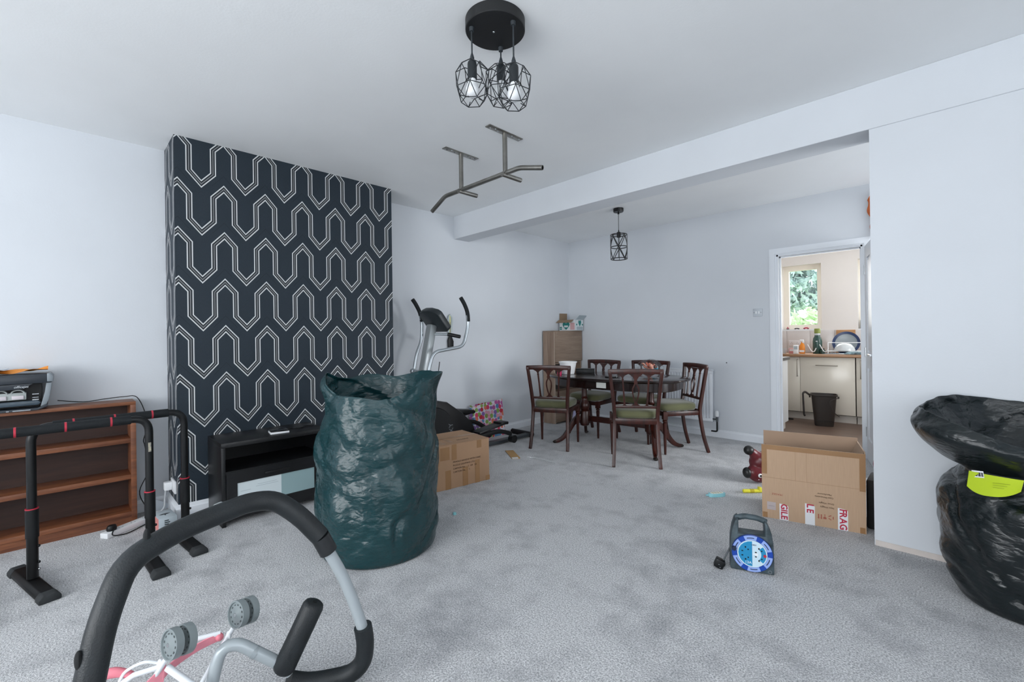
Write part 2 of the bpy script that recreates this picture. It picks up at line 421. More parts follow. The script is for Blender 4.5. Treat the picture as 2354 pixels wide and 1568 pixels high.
# front window behind the camera, plus two unseen windows added for fill light
GLASSY = bpy.data.materials.new('window_glass'); GLASSY.use_nodes = True
nt = GLASSY.node_tree; nt.nodes.remove(nt.nodes['Principled BSDF']); out = nt.nodes['Material Output']
tr = nt.nodes.new('ShaderNodeBsdfTransparent'); gl = nt.nodes.new('ShaderNodeBsdfGlossy'); gl.inputs['Roughness'].default_value = .02
mxs = nt.nodes.new('ShaderNodeMixShader'); mxs.inputs[0].default_value = .06
nt.links.new(tr.outputs[0], mxs.inputs[1]); nt.links.new(gl.outputs[0], mxs.inputs[2]); nt.links.new(mxs.outputs[0], out.inputs[0])
def window(name, axis, pos, a0, a1, z0, z1, nm, depth=.05, fw=.055, sill=None, m=WHITEP, label='white framed window'):
    r = struct(thing(name, label, 'window'))
    def bx(mb, A0, A1, Z0, Z1, d0, d1):
        if axis == 'y': mb.b2((A0, pos + d0, Z0), (A1, pos + d1, Z1))
        else: mb.b2((pos + d0, A0, Z0), (pos + d1, A1, Z1))
    mb = MB(); bx(mb, a0, a0 + fw, z0, z1, 0, depth); bx(mb, a1 - fw, a1, z0, z1, 0, depth); bx(mb, a0 + fw, a1 - fw, z0, z0 + fw, 0, depth); bx(mb, a0 + fw, a1 - fw, z1 - fw, z1, 0, depth)
    for i in range(1, nm):
        c = a0 + (a1 - a0) * i / nm; bx(mb, c - fw / 2, c + fw / 2, z0 + fw, z1 - fw, 0, depth)
    mb.build('window_frame', m, r, smooth=0)
    for i in range(nm):
        l = a0 + (a1 - a0) * i / nm + fw / 2; h = a0 + (a1 - a0) * (i + 1) / nm - fw / 2
        mb = MB(); bx(mb, l, h, z0 + fw * .5, z1 - fw * .5, depth * .45, depth * .55); mb.build('window_pane', GLASSY, r, smooth=0)
    if sill:
        mb = MB(); bx(mb, a0 - .0, a1 + .0, z0 - .025, z0, -sill, .0); mb.build('window_sill', TRIM, r, smooth=0)
    return r
window('window_1', 'y', YF - .09, -2.75, 0.85, .7, 2.3, 3, label='wide white framed window in the front wall')
window('window_added_side', 'x', XR + .04, -.8, 1.4, .7, 2.2, 2, label='white framed window added in the right side wall for fill light')  # unseen window, added as a setting for the side fill

window('window_added_dining', 'x', XR + .04, 3.65, 5.05, .5, 1.8, 2, label='white framed window added behind the divider wall to light the dining end')  # invented opening around the dining fill

# ---------------------------------------------------------------- kitchen shell
KX0, KX1 = -2.35, 0.55
struct(MB().b2((KX0, YB + .05, -.06), (KX1, KY + .1, 0)).build('floor_kitchen', KFLOOR, smooth=0))
struct(MB().b2((KX0, YB + .1, 2.45), (KX1, KY + .1, 2.55)).build('ceiling_kitchen', CEIL, smooth=0))
struct(MB().b2((KX0 - .1, YB + .1, 0), (KX0, KY + .1, 2.5)).build('wall_kitchen_left', KWALL, smooth=0))
wall_with_hole('wall_kitchen_right', 'x', KX1, .1, YB + .1, KY + .1, 0, 2.5, [(6.0, 7.2, 1.0, 2.2)], KWALL)
window('window_added_kitchen', 'x', KX1 + .03, 6.0, 7.2, 1.0, 2.2, 1, label='white framed side window added to light the kitchen')  # out of view, added only to let light onto the kitchen units
wall_with_hole('wall_kitchen_back', 'y', KY, .2, KX0, KX1, 0, 2.5, [(-1.862, -1.356, 1.255, 2.223), (-.93, -.33, 1.25, 2.225)], KWALL)
KFR = mat('cream_window_frame', '#fbf4e8', .4)
window('window_3', 'y', KY + .115, -1.862, -1.356, 1.255, 2.223, 1, .06, .07, .12, KFR, 'small cream framed kitchen window looking onto trees')
window('window_4', 'y', KY + .115, -.93, -.33, 1.25, 2.225, 1, .06, .07, .12, KFR, 'second kitchen window half hidden by the open door')

# trees outside the kitchen window
def tree(name, label, c, rx, rz, nleaf, cols, seed, size=.16):
    rnd = random.Random(seed); r = thing(name, label, 'tree', (c[0], c[1], 0), 0, None)
    MB().tube(spline([(0, 0, -.5), (.05, 0, c[2] * .5), (-.05, .05, c[2])], 5), [.16 - .008 * i for i in range(11)], 8).build('trunk', mat('bark', '#6a625c', .9, var=.2, vscale=10), r)
    clumps = [(Vector((rnd.uniform(-1, 1) * rx, rnd.uniform(-.6, .6) * rx, c[2] + rnd.uniform(-1, 1) * rz)), rnd.uniform(.28, .5)) for _ in range(26)]
    mb = MB()
    for i in range(nleaf):
        cc, rr = rnd.choice(clumps); dv = Vector((rnd.gauss(0, 1), rnd.gauss(0, 1), rnd.gauss(0, .6))).normalized() * rr * rnd.random() ** .4
        p = cc + dv; a = Vector((rnd.gauss(0, 1), rnd.gauss(0, 1), rnd.gauss(0, 1))).normalized(); b_ = a.cross(Vector((rnd.random(), rnd.random(), rnd.random())) + Vector((.01, 0, 0))).normalized()
        s1 = size * rnd.uniform(.5, 1); s2 = s1 * .45
        mb.add([p - a * s1, p + b_ * s2, p + a * s1, p - b_ * s2], [(0, 1, 2, 3)])
    f = mb.build('foliage', cols, r, smooth=0); f['kind'] = 'stuff'
LEAF1 = mat('blue_green_leaves', '#c4d8d6', .6, var=.2, vscale=2)
LEAF2 = mat('light_green_leaves', '#d3e6c4', .6, var=.15, vscale=2)
tree('garden_tree', 'blue-green tree seen through the kitchen window', (-2.55, 14.6, 2.35), 1.15, .85, 5200, LEAF1, 3)
tree('garden_shrub', 'bright green bush below the tree outside the kitchen window', (-2.5, 11.0, 1.05), 1.0, .4, 3200, LEAF2, 5, .12)
struct(MB().b2((-14, KY + .3, -.6), (12, 40, -.5)).build('ground_garden', mat('garden_grass', '#8fa878', .9, var=.2, vscale=3), smooth=0))
# ---------------------------------------------------------------- dining chairs
VELVET = mat('green_velvet', '#57583a', .85, var=.12, vscale=6, sheen=.35, bump=.1, bscale=400)
def ybk(z): return -.205 - (z - .5) * .13          # rake of the chair back
def flat(mb, outline, y0=0.0, t=.014):
    """outline in (x,z) laid on the raked back plane"""
    n = len(outline); vs = []
    for s in (-t / 2, t / 2): vs += [(x, ybk(z) + y0 + s, z) for x, z in outline]
    mb.add(vs, [tuple(range(n)), tuple(range(2 * n - 1, n - 1, -1))] + [(i, n + i, n + (i + 1) % n, (i + 1) % n) for i in range(n)])
def slat_outline(x0, x1, z0=.55, z1=.85, side=0):
    prof = [(0, .038), (.012, .03), (.03, .014), (.05, .009), (.09, .0085), (.5, .0065), (.80, .0075), (.83, .011), (.86, .006), (.90, .010), (.94, .020), (.985, .045), (1, .06)]
    L = []; R = []
    for t, w in prof:
        c = x0 + (x1 - x0) * t; z = z0 + (z1 - z0) * t; L.append((c - w, z)); R.append((c + w, z))
    return L + R[::-1]
def make_chair():
    r = thing('dining_chair', 'dark mahogany dining chair with a green velvet seat', 'chair')
    for s in (-1, 1):
        path = spline([(s * .205, -.275, 0), (s * .198, -.235, .14), (s * .193, -.207, .30), (s * .190, -.196, .43), (s * .196, ybk(.55), .55), (s * .212, ybk(.72), .72), (s * .230, ybk(.875), .875)], 4)
        MB().rsweep(path, [(.034 - .004 * abs(i - 12) / 12, .030) for i in range(len(path))], (1, 0, 0)).build('back_leg', MAHOG, r, bevel=.004)
        prof = [(.011, 0), (.0125, .03), (.013, .07), (.019, .29), (.021, .315), (.015, .322), (.023, .332), (.023, .342), (.015, .35), (.024, .356)]
        fl_ = MB(); fl_.lathe(prof, 14, Matrix.Translation((s * .212, .185, 0))); fl_.b2((s * .212 - .022, .163, .352), (s * .212 + .022, .207, .43))
        fl_.build('front_leg', MAHOG, r, smooth=30)
    a = MB(); a.b2((-.185, -.212, .385), (.185, -.190, .435)); a.build('back_rail', MAHOG, r, bevel=.003)
    a = MB(); pth = spline([(-.2, .19, .405), (-.1, .208, .405), (0, .213, .405), (.1, .208, .405), (.2, .19, .405)], 4); a.rsweep(pth, (.045, .02), (0, 0, 1))
    for s in (-1, 1): a.rsweep([(s * .188, -.19, .405), (s * .214, .17, .405)], (.045, .02), (0, 0, 1))
    a.build('seat_frame', MAHOG, r, bevel=.003)
    # cushion
    mb = MB(); n = 40; rings = [(.0, .430), (.96, .432), (1.0, .445), (1.015, .465), (1.0, .487), (.94, .500), (.8, .508), (.5, .513), (.2, .514), (.0, .514)]
    vs = []
    for k, z in rings:
        for j in range(n):
            t = 2 * PI * j / n; cx = math.copysign(abs(math.cos(t)) ** .42, math.cos(t)); cy = math.copysign(abs(math.sin(t)) ** .42, math.sin(t))
            yy = .015 + .2 * cy * k; hw = .192 + .03 * (cy + 1) / 2
            bow = .018 * (1 - cx * cx) if cy > 0 else 0
            vs.append((hw * cx * k, yy + bow * k, z))
    m = len(rings); mb.add(vs, [(i * n + j, i * n + (j + 1) % n, (i + 1) * n + (j + 1) % n, (i + 1) * n + j) for i in range(m - 1) for j in range(n)])
    mb.build('seat', VELVET, r, smooth=60)
    # crest rail: bowed, slightly proud of the uprights
    mb = MB(); pth = [(x, ybk(.868) - .018 * (1 - (x / .245) ** 2) + .004, .868 + .006 * (1 - (x / .245) ** 2)) for x in [(-.245 + .049 * i) for i in range(11)]]
    mb.rsweep(pth, (.046, .026), (0, 0, 1)); mb.build('top_rail', MAHOG, r, bevel=.006)
    mb = MB(); mb.b2((-.19, ybk(.545) - .01, .532), (.19, ybk(.545) + .008, .556)); mb.build('lower_back_rail', MAHOG, r, bevel=.003)
    for s in (-1, 1):
        mb = MB(); flat(mb, slat_outline(s * .098, s * .118)); mb.build('back_slat', MAHOG, r, smooth=0)
    # pierced centre splat: flared foot, two bowed strands, flared head
    mb = MB()
    flat(mb, [(-.045, .552), (-.03, .562), (-.014, .574), (-.012, .59), (.012, .59), (.014, .574), (.03, .562), (.045, .552)])
    flat(mb, [(-.012, .755), (-.018, .77), (-.012, .785), (-.014, .80), (-.03, .825), (-.062, .85), (.062, .85), (.03, .825), (.014, .80), (.012, .785), (.018, .77), (.012, .755)])
    for s in (-1, 1):
        pts = spline([(s * .005, 0, .586), (s * .016, 0, .62), (s * .027, 0, .675), (s * .026, 0, .715), (s * .012, 0, .745), (s * .006, 0, .762)], 4)
        mb.rsweep([(p.x, ybk(p.z), p.z) for p in pts], (.014, .011), (0, 1, 0))
    mb.build('centre_splat', MAHOG, r, smooth=0)
    return r
def place(o, x, y, dx, dy, label):
    o.location = (x, y, 0); o.rotation_euler = (0, 0, math.atan2(-dx, dy)); o['label'] = label; o['group'] = 'matching dining chairs round the table'
ch = make_chair()
spots = [(-3.15, 3.855, -.40, .916, 'mahogany dining chair with green seat, back to the room, beside the wooden corner cabinet'),
         (-2.18, 3.87, -.538, .844, 'mahogany dining chair with green seat, its back in front of the toy bag'),
         (-2.10, 4.52, -.64, -.77, 'mahogany dining chair turned sideways at the rounded table end nearest the kitchen door'),
         (-3.165, 4.60, -.03, -1, 'mahogany dining chair facing the room, between table and wall, next to the black box'),
         (-2.59, 4.745, .02, -1, 'mahogany dining chair facing the room, between the table and the radiator')]
for i, sp_ in enumerate(spots):
    o = ch if i == 0 else copy_tree(ch)
    place(o, *sp_)

# ---------------------------------------------------------------- table
T = thing('dining_table', 'dark polished mahogany twin-pedestal dining table with rounded ends', 'table', (-2.63, 4.27, 0), math.radians(4))
def table_outline(L, Wd, n=64, e=2.7):
    return [(L / 2 * math.copysign(abs(math.cos(t)) ** (2 / e), math.cos(t)), Wd / 2 * math.copysign(abs(math.sin(t)) ** (2 / e), math.sin(t))) for t in [2 * PI * i / n for i in range(n)]]
mb = MB(); n = 64; vs = []
for k, z in ((.0, .732), (.975, .732), (.992, .737), (1, .745), (.994, .756), (.985, .760), (0, .760)):
    vs += [(x * k, y * k, z) for x, y in table_outline(1.55, .90)]
mb.add(vs, [(i * n + j, i * n + (j + 1) % n, (i + 1) * n + (j + 1) % n, (i + 1) * n + j) for i in range(6) for j in range(n)])
mb.build('tabletop', MAHOGX, T, smooth=35)
mb = MB(); o1 = table_outline(1.38, .74, 64, 3.2); o2 = table_outline(1.34, .70, 64, 3.2)
vs = [(x, y, z) for (o_, z) in ((o1, .735), (o1, .648), (o2, .640), (o2, .735)) for x, y in o_]
mb.add(vs, [(i * n + j, i * n + (j + 1) % n, ((i + 1) % 4) * n + (j + 1) % n, ((i + 1) % 4) * n + j) for i in range(4) for j in range(n)])
mb.build('apron', MAHOGX, T, smooth=35)
for s in (-1, 1):
    px = s * .40
    col = [(.075, .735), (.075, .70), (.05, .695), (.035, .68), (.032, .60), (.030, .52), (.034, .50), (.042, .49), (.034, .48), (.036, .46), (.052, .43), (.060, .40), (.055, .37), (.042, .355), (.06, .345), (.065, .335), (.065, .20)]
    mb = MB(); mb.lathe(col[::-1], 24, Matrix.Translation((px, 0, 0))); mb.lathe([(.03, .165), (.05, .175), (.055, .2)], 20, Matrix.Translation((px, 0, 0)))
    mb.build('pedestal', MAHOG, T, smooth=35)
    for q, (ax, ay) in enumerate(((.55, 1), (.55, -1))):
        dv = Vector((s * ax, ay, 0)).normalized()
        prof = [(.03, .275), (.09, .262), (.16, .20), (.22, .115), (.28, .055), (.34, .025), (.385, .018)]
        pth = spline([tuple(dv * d_ + Vector((px, 0, z))) for d_, z in prof], 4); k = len(pth)
        mb = MB(); mb.rsweep(pth, [(.040 - .012 * i / k, .075 - .045 * i / k) for i in range(k)], dv.cross(Vector((0, 0, 1))))
        lg = mb.build('sabre_leg', MAHOG, T, bevel=.004)
        e = dv * .385 + Vector((px, 0, 0)); MB().sphere((e.x, e.y, .016), (.026, .02, .016), 12, 8).build('toe_cap', mat('dark_brass', '#2b2520', .4, .6), lg)
mb = MB(); mb.b2((-.36, -.022, .225), (.36, .022, .285)); mb.build('stretcher', MAHOG, T, bevel=.004)
# white plaque on the apron
pq = MB(); pq.b2((-.055, -.003, -.028), (.055, .003, .028)); pq.b2((-.043, -.0045, -.018), (.043, -.002, .018))
ang = math.radians(4)
pl = pq.build('table_plaque', mat('cream_lace', '#dcded9', .7, bump=.4, bscale=160), smooth=0, bevel=.002); pl.parent = T
pl.location = (.03, -.373, .69)

# ---------------------------------------------------------------- things on the table
t = thing('waste_bin', 'white ribbed plastic tub standing on the dining table', 'tub', (-3.19, 4.15, .762))
mb = MB(); prof = [(.0, 0), (.062, 0), (.064, .01)] + [(.064 + .02 * i / 12 + (.0015 if i % 2 else 0), .012 + .118 * i / 12) for i in range(13)] + [(.092, .133), (.092, .142), (.086, .144), (.080, .13), (.06, .008), (0, .008)]
mb.lathe([(r_ * 1.16, z_) for r_, z_ in prof], 36, cap=False); mb.build('tub_body', mat('white_matt_tub', '#e4e5e6', .5), t)
t = tag(MB().lathe([(.0, 0), (.024, 0), (.028, .05), (.031, .085), (.028, .085), (.022, .006), (0, .006)], 20, Matrix.Translation((-3.17, 3.965, .761)), cap=False).build('cup', mat('magenta_plastic', '#c01a58', .35)), 'small magenta plastic cup on the table in front of the white tub', 'cup')
bxx = MB(); bxx.b2((-.105, -.05, 0), (.105, .05, .045)); bxx.b2((-.107, -.052, .045), (.107, .052, .056))
o = tag(bxx.build('black_case', BLACKP, bevel=.003), 'long flat black box lying on the table beside the white tub', 'box'); o.location = (-3.08, 4.34, .761); o.rotation_euler = (0, 0, math.radians(30))
ph = MB(); ph.prism([(.07 * math.cos(a), .034 * math.sin(a)) for a in [2 * PI * i / 24 for i in range(24)]], 0, .012)
o = tag(ph.build('remote_control', BLACKG, bevel=.003), 'small dark remote lying near the middle of the table', 'remote'); o.location = (-2.55, 4.06, .761); o.rotation_euler = (0, 0, .5)
# clear bag of toys
t = thing('toy_bag', 'clear bag of pink and blue toys heaped on the table', 'toy bag', (-2.26, 4.345, .7625))
rnd = random.Random(4)
CLEAR = bpy.data.materials.new('clear_film'); CLEAR.use_nodes = True
_b = CLEAR.node_tree.nodes['Principled BSDF']; _b.inputs['Transmission Weight'].default_value = 1; _b.inputs['Roughness'].default_value = .12; _b.inputs['IOR'].default_value = 1.05; _b.inputs['Alpha'].default_value = .13
mb = MB(); nu, nv = 28, 12; vs = []
for i in range(nv + 1):
    p = PI * i / nv
    for j in range(nu):
        a = 2 * PI * j / nu; rr = 1 + .16 * noise.noise(Vector((math.cos(a) * 2.5, math.sin(a) * 2.5, i * .6)))
        vs.append((.15 * rr * math.sin(p) * math.cos(a), .11 * rr * math.sin(p) * math.sin(a), max(.0, .085 - .095 * math.cos(p) * rr)))
mb.add(vs, [(i * nu + j, (i + 1) * nu + j, (i + 1) * nu + (j + 1) % nu, i * nu + (j + 1) % nu) for i in range(nv) for j in range(nu)])
mb.build('film', CLEAR, t, smooth=20)
PK = mat('peach_toy', '#d79a86', .5); BLU = mat('turquoise_toy', '#2f9fb8', .4); ORT = mat('coral_toy', '#cf7660', .5); BRN = mat('brown_toy', '#5c3b30', .5)
for k in range(30):
    mm = [PK, BLU, PK, BRN, ORT, PK, BLU, ORT][k % 8]
    a = rnd.uniform(0, 6.28); rr = rnd.uniform(0, .085); pz = rnd.uniform(.03, .14)
    if mm is BLU: pz = rnd.uniform(.03, .075)
    c = Vector((rr * 1.1 * math.cos(a), rr * .8 * math.sin(a), pz)); Mr = Euler((rnd.uniform(0, 3), rnd.uniform(0, 3), rnd.uniform(0, 3))).to_matrix()
    q = MB()
    if k % 3 == 0: q.box(c, (rnd.uniform(.03, .055), rnd.uniform(.02, .035), rnd.uniform(.012, .02)), Mr); q.build('toy_piece', mm, t, bevel=.004)
    elif k % 3 == 1: q.tube([c - Mr @ Vector((.022, 0, 0)), c, c + Mr @ Vector((.024, .008, 0))], [.011, .014, .009], 10); q.build('toy_piece', mm, t)
    else: q.sphere(c, (rnd.uniform(.018, .028), rnd.uniform(.012, .02), rnd.uniform(.012, .02)), 12, 8, Mr); q.build('toy_piece', mm, t)

# ---------------------------------------------------------------- corner cabinet
Cb = thing('corner_cabinet', 'tall pale oak effect cabinet in the dining corner', 'cabinet')
x0, x1, y0, y1, zt = XL + .022, -3.85, 4.735, 5.350, 1.262
MB().b2((x0, y0, .0), (x1 - .018, y0 + .018, zt)).build('side_panel', OAK, Cb, smooth=0)
MB().b2((x0, y1 - .018, .0), (x1 - .018, y1, zt)).build('side_panel', OAK, Cb, smooth=0)
MB().b2((x0, y0, zt - .001), (x1, y1, zt + .016)).build('top_panel', OAKH, Cb, smooth=0)
MB().b2((x0, y0 + .018, 0), (x0 + .008, y1 - .018, zt)).build('back_panel', mat('cabinet_dark_back', '#3d3b38', .7), Cb, smooth=0)
for z in (.44, .835): MB().b2((x0 + .008, y0 + .018, z - .016), (x1 - .02, y1 - .018, z)).build('shelf', OAKH, Cb, smooth=0)
MB().b2((x1 - .016, y0 + .004, .845), (x1 + .002, y1 - .003, zt - .002)).build('upper_door', OAKH, Cb, bevel=.0015)
MB().b2((x1 - .016, y0 + .004, .02), (x1 + .002, y1 - .003, .445)).build('lower_door', OAKH, Cb, bevel=.0015)
MB().b2((x1 - .020, y0 - .001, .0), (x1 - .014, y0 + .004, zt)).build('edge_strip', mat('pale_edge_strip', '#b9aa9b', .5), Cb, smooth=0)

# open printed carton on the cabinet
PRB = mat('white_printed_card', '#d6dcde', .6); TEAL = mat('teal_print', '#1f7d78', .6); PINKP = mat('dusty_pink_print', '#c9a0a2', .6); GREYP = mat('grey_print', '#a8b4ba', .6)
P = thing('printed_carton', 'open white carton with teal heart print on top of the corner cabinet', 'carton', (-3.936, 5.214, 1.279), math.radians(5.7))
hx, hy, hz = .135, .11, .155
mb = MB(); mb.b2((-hx, -hy, 0), (hx, hy, .004)); mb.b2((hx - .004, -hy, 0), (hx, hy, hz)); mb.b2((-hx, -hy, 0), (-hx + .004, hy, hz)); mb.b2((-hx, -hy, 0), (hx, -hy + .004, hz)); mb.b2((-hx, hy - .004, 0), (hx, hy, hz))
mb.build('carton_body', PRB, P, smooth=0)
KR = mat('brown_kraft', '#8b755e', .85, var=.05)
mb = MB(); mb.rsweep([(-.02, -hy, hz), (-.03, -hy - .06, hz - .04)], (.25, .003), (1, .02, 0)); mb.build('carton_flap', KR, P, smooth=0)
mb = MB(); mb.rsweep([(-hx, .0, hz), (-hx - .0, .005, hz + .1)], (.15, .003), (.25, 1, 0)); mb.build('carton_flap', KR, P, smooth=0)
mb = MB(); mb.rsweep([(hx, .0, hz), (hx + .055, .01, hz + .06)], (.2, .003), (0, 1, 0)); mb.build('carton_flap', GREYP, P, smooth=0)
def heart(w, h):
    L = [(0, -h / 2), (-w * .30, -h * .22), (-w * .5, h * .12), (-w * .42, h * .42), (-w * .22, h * .5), (-w * .05, h * .38), (0, h * .26)]
    return L + [(-x, y) for x, y in L[-2:0:-1]]
def rect(w, h): return [(-w, -h), (w, -h), (w, h), (-w, h)]
Ma = lambda x, z: frame((x, -hy - .0001, z), (1, 0, 0), (0, 0, 1))
Mb = lambda y, z: frame((hx + .0001, y, z), (0, 1, 0), (0, 0, 1))
MB().prism(heart(.12, .115), 0, .0008, Ma(-.02, .07)).build('heart_print', TEAL, P, smooth=0)
MB().prism(rect(.032, .013), .0008, .0014, Ma(-.02, .062)).build('heart_label', PRB, P, smooth=0)
MB().prism(rect(.036, .05), 0, .0008, Ma(.085, .062)).build('pink_panel', PINKP, P, smooth=0)
for zz in (.025, .048): MB().prism(rect(.017, .009), 0, .0008, Ma(-.108, zz)).build('teal_mark', TEAL, P, smooth=0)
MB().prism(rect(.085, .025), 0, .0008, Mb(.01, .032)).build('grey_panel', GREYP, P, smooth=0)
MB().prism(heart(.08, .09), 0, .0010, Mb(.01, .105)).build('heart_print', TEAL, P, smooth=0)
for yy in (-.075, .085): MB().prism(rect(.014, .012), 0, .0008, Mb(yy, .085)).build('teal_mark', TEAL, P, smooth=0)

# purple and white bag on the floor by the cabinet
B = thing('lilac_bag', 'small lilac and white bag on the floor in front of the corner cabinet', 'bag', (-3.70, 4.985, 0), .3)
mb = MB(); vs = []; nu, nv = 24, 10
for i in range(nv + 1):
    z = .17 * i / nv; w = 1 - .35 * (i / nv) ** 2
    for j in range(nu):
        a = 2 * PI * j / nu; k = 1 + .06 * noise.noise(Vector((math.cos(a) * 2, math.sin(a) * 2, z * 14)))
        vs.append((.05 * w * k * math.cos(a), .11 * w * k * math.sin(a), z))
mb.add(vs, [(i * nu + j, i * nu + (j + 1) % nu, (i + 1) * nu + (j + 1) % nu, (i + 1) * nu + j) for i in range(nv) for j in range(nu)] + [tuple(range(nu)), tuple(nv * nu + j for j in range(nu))])
mb.build('bag_body', mat('lilac_white_plastic', '#a9a6cf', .45, color2='#d3d8ec', vscale=9), B, smooth=50)
MB().tube(spline([(.054, -.08, .13), (.058, -.02, .11), (.055, .05, .07)], 4), .005, 6).build('cord', mat('navy_cord', '#2c3262', .6), B)

# ---------------------------------------------------------------- radiator
Rd = thing('radiator', 'white ribbed panel radiator on the wall behind the table', 'radiator', (0, 0, 0))
RX0, RX1, RZ0, RZ1, RY = -3.05, -1.985, .185, .775, YB - .075
mb = MB(); pitch = .035; npan = int((RX1 - RX0) / pitch); pts = []
for i in range(npan):
    a = RX0 + i * pitch; pts += [(a, RY + .012), (a + .010, RY + .012), (a + .016, RY), (a + .029, RY)]
pts += [(RX1, RY + .012)]
prof = pts + [(RX1, RY + .03), (RX0, RY + .03)]
mb.prism([(x, y) for x, y in prof], RZ0 + .03, RZ1 - .03); mb.build('ribbed_panel', TRIM, Rd, smooth=0)
mb = MB(); mb.b2((RX0, RY - .001, RZ0), (RX1, RY + .032, RZ0 + .035)); mb.b2((RX0, RY - .001, RZ1 - .035), (RX1, RY + .032, RZ1)); mb.b2((RX0, RY + .012, RZ0), (RX0 + .012, RY + .032, RZ1)); mb.b2((RX1 - .012, RY + .012, RZ0), (RX1, RY + .032, RZ1))
mb.build('panel_rim', TRIM, Rd, bevel=.005)
mb = MB(); mb.b2((RX0, RY - .004, RZ1), (RX1, RY + .06, RZ1 + .012))
for i in range(26): mb.b2((RX0 + .04 + i * .04, RY + .006, RZ1 + .012), (RX0 + .058 + i * .04, RY + .05, RZ1 + .014))
mb.build('top_grille', TRIM, Rd, smooth=0)
for bx_ in (RX0 + .12, RX1 - .12): MB().b2((bx_ - .02, RY + .03, RZ0 + .1), (bx_ + .02, YB - .0005, RZ1 - .1)).build('bracket', TRIM, Rd, smooth=0)
V = MB(); V.cyl((RX1 - .005, RY + .016, .215), (RX1 + .045, RY + .016, .215), .009, n=12); V.cyl((RX1 + .045, RY + .016, .19), (RX1 + .045, RY + .016, .25), .013, n=12); V.build('valve', mat('dull_brass_valve', '#5d6266', .4, .7), Rd)
MB().lathe([(.012, .245), (.020, .25), (.022, .27), (.020, .305), (.014, .315), (0, .316)], 16, Matrix.Translation((RX1 + .045, RY + .016, 0)), cap=False).build('valve_cap', WHITEP, Rd)
MB().tube(fillet([(RX1 + .045, RY + .016, .19), (RX1 + .045, RY + .016, .075), (RX1 - .02, RY + .016, .075)], .02), .009, 10).build('black_pipe', BLACKP, Rd)
MB().tube([(RX1 - .02, RY + .016, .075), (RX0, RY + .016, .075)], .007, 10).build('white_pipe', TRIM, Rd)

# light switch and stray screw on the back wall
Sw = thing('light_switch', 'white double light switch plate beside the kitchen doorway', 'switch', (-1.513, YB, 1.431))
MB().b2((-.047, -.010, -.043), (.047, 0, .043)).build('switch_plate', mat('light_grey_plate', '#c3c9cf', .35), Sw, bevel=.004)
for xx in (-.014, .014): MB().b2((xx - .007, -.015, -.014), (xx + .007, -.009, .014)).build('rocker', WHITEP, Sw, bevel=.002)
for xx in (-.034, .034): MB().cyl((xx, -.0115, 0), (xx, -.009, 0), .004, n=10).build('screw', MGREY, Sw)
tag(MB().lathe([(.003, -.03), (.003, .012), (.007, .013), (.006, .017), (0, .018)], 10, frame((-1.842, YB, .87), (1, 0, 0), (0, 0, 1)), cap=False).build('wall_screw', DGREY), 'single dark screw left in the back wall above the radiator', 'screw')

# orange cloth hung high beside the doorway
Or = thing('orange_cloth', 'crumpled orange cloth hanging high on the wall beside the kitchen door', 'cloth', (-.475, YB - .035, 2.06))
mb = MB(); nu, nv = 12, 26; vs = []
for s in (0, 1):
    for i in range(nv + 1):
        z = .43 * i / nv; wv = (.03 + .06 * (i / nv) ** .7) * (1 if i < nv - 3 else (nv - i + 1) / 5 + .2)
        for j in range(nu + 1):
            x = (j / nu * 2 - 1) * wv; f = .014 * noise.noise(Vector((x * 40, z * 16, 1.3))) + .01 * math.sin(x * 90 + z * 10)
            vs.append((x + .01 * math.sin(z * 40), f + s * .004, z))
k = nu + 1; off = (nv + 1) * k
mb.add(vs, [(s * off + i * k + j, s * off + i * k + j + 1, s * off + (i + 1) * k + j + 1, s * off + (i + 1) * k + j) for s in (0, 1) for i in range(nv) for j in range(nu)])
mb.build('cloth_folds', mat('orange_fabric', '#c96a3a', .8, var=.15, vscale=12), Or, smooth=60)
MB().cyl((0, 0, .40), (0, .035, .415), .003, n=8).build('wall_hook', CHROME, Or)

# cylindrical cage pendant over the table
L = thing('cage_pendant', 'small black pendant with a drum-shaped wire cage over the dining table', 'pendant lamp', (-2.605, 4.335, H))
MB().lathe([(.0, -.038), (.052, -.038), (.056, -.03), (.056, 0), (0, 0)], 28, cap=False).build('ceiling_rose', BLACKM, L)
mb = MB(); mb.cyl((0, 0, -.038), (0, 0, -.26), .0028, n=8); mb.lathe([(.003, -.262), (.008, -.258), (.004, -.235)], 12); mb.lathe([(.012, -.06), (.006, -.038)], 12); mb.build('flex', BLACKM, L)
MB().lathe([(.006, -.255), (.020, -.262), (.022, -.27), (.022, -.315), (.016, -.32)], 18).build('lamp_holder', BLACKM, L)
mb = MB(); R0, ZT, ZM, ZL = .088, -.29, -.425, -.555
for z in (ZT, ZM, ZL): mb.tube(spline([(R0 * math.cos(a), R0 * math.sin(a), z) for a in [2 * PI * i / 24 for i in range(25)]], 1), .005, 6)
for i in range(4):
    a = PI / 2 * i + .5; b1 = a + PI / 4; b0 = a - PI / 4
    for q0, q1 in ((b0, a), (b1, a)):
        mb.tube([(R0 * math.cos(q0 + (q1 - q0) * t_), R0 * math.sin(q0 + (q1 - q0) * t_), ZT + (ZM - ZT) * t_) for t_ in [k_ / 6 for k_ in range(7)]], .0042, 6)
        mb.tube([(R0 * math.cos(q0 + (q1 - q0) * t_), R0 * math.sin(q0 + (q1 - q0) * t_), ZL + (ZM - ZL) * t_) for t_ in [k_ / 6 for k_ in range(7)]], .0042, 6)
    mb.tube([(R0 * math.cos(a), R0 * math.sin(a), ZT), (R0 * math.cos(a), R0 * math.sin(a), ZL)], .003, 6)
for i in range(3):
    a = 2 * PI * i / 3; mb.tube([(.02 * math.cos(a), .02 * math.sin(a), ZT), (R0 * math.cos(a), R0 * math.sin(a), ZT)], .004, 6)
mb.build('wire_cage', BLACKM, L)
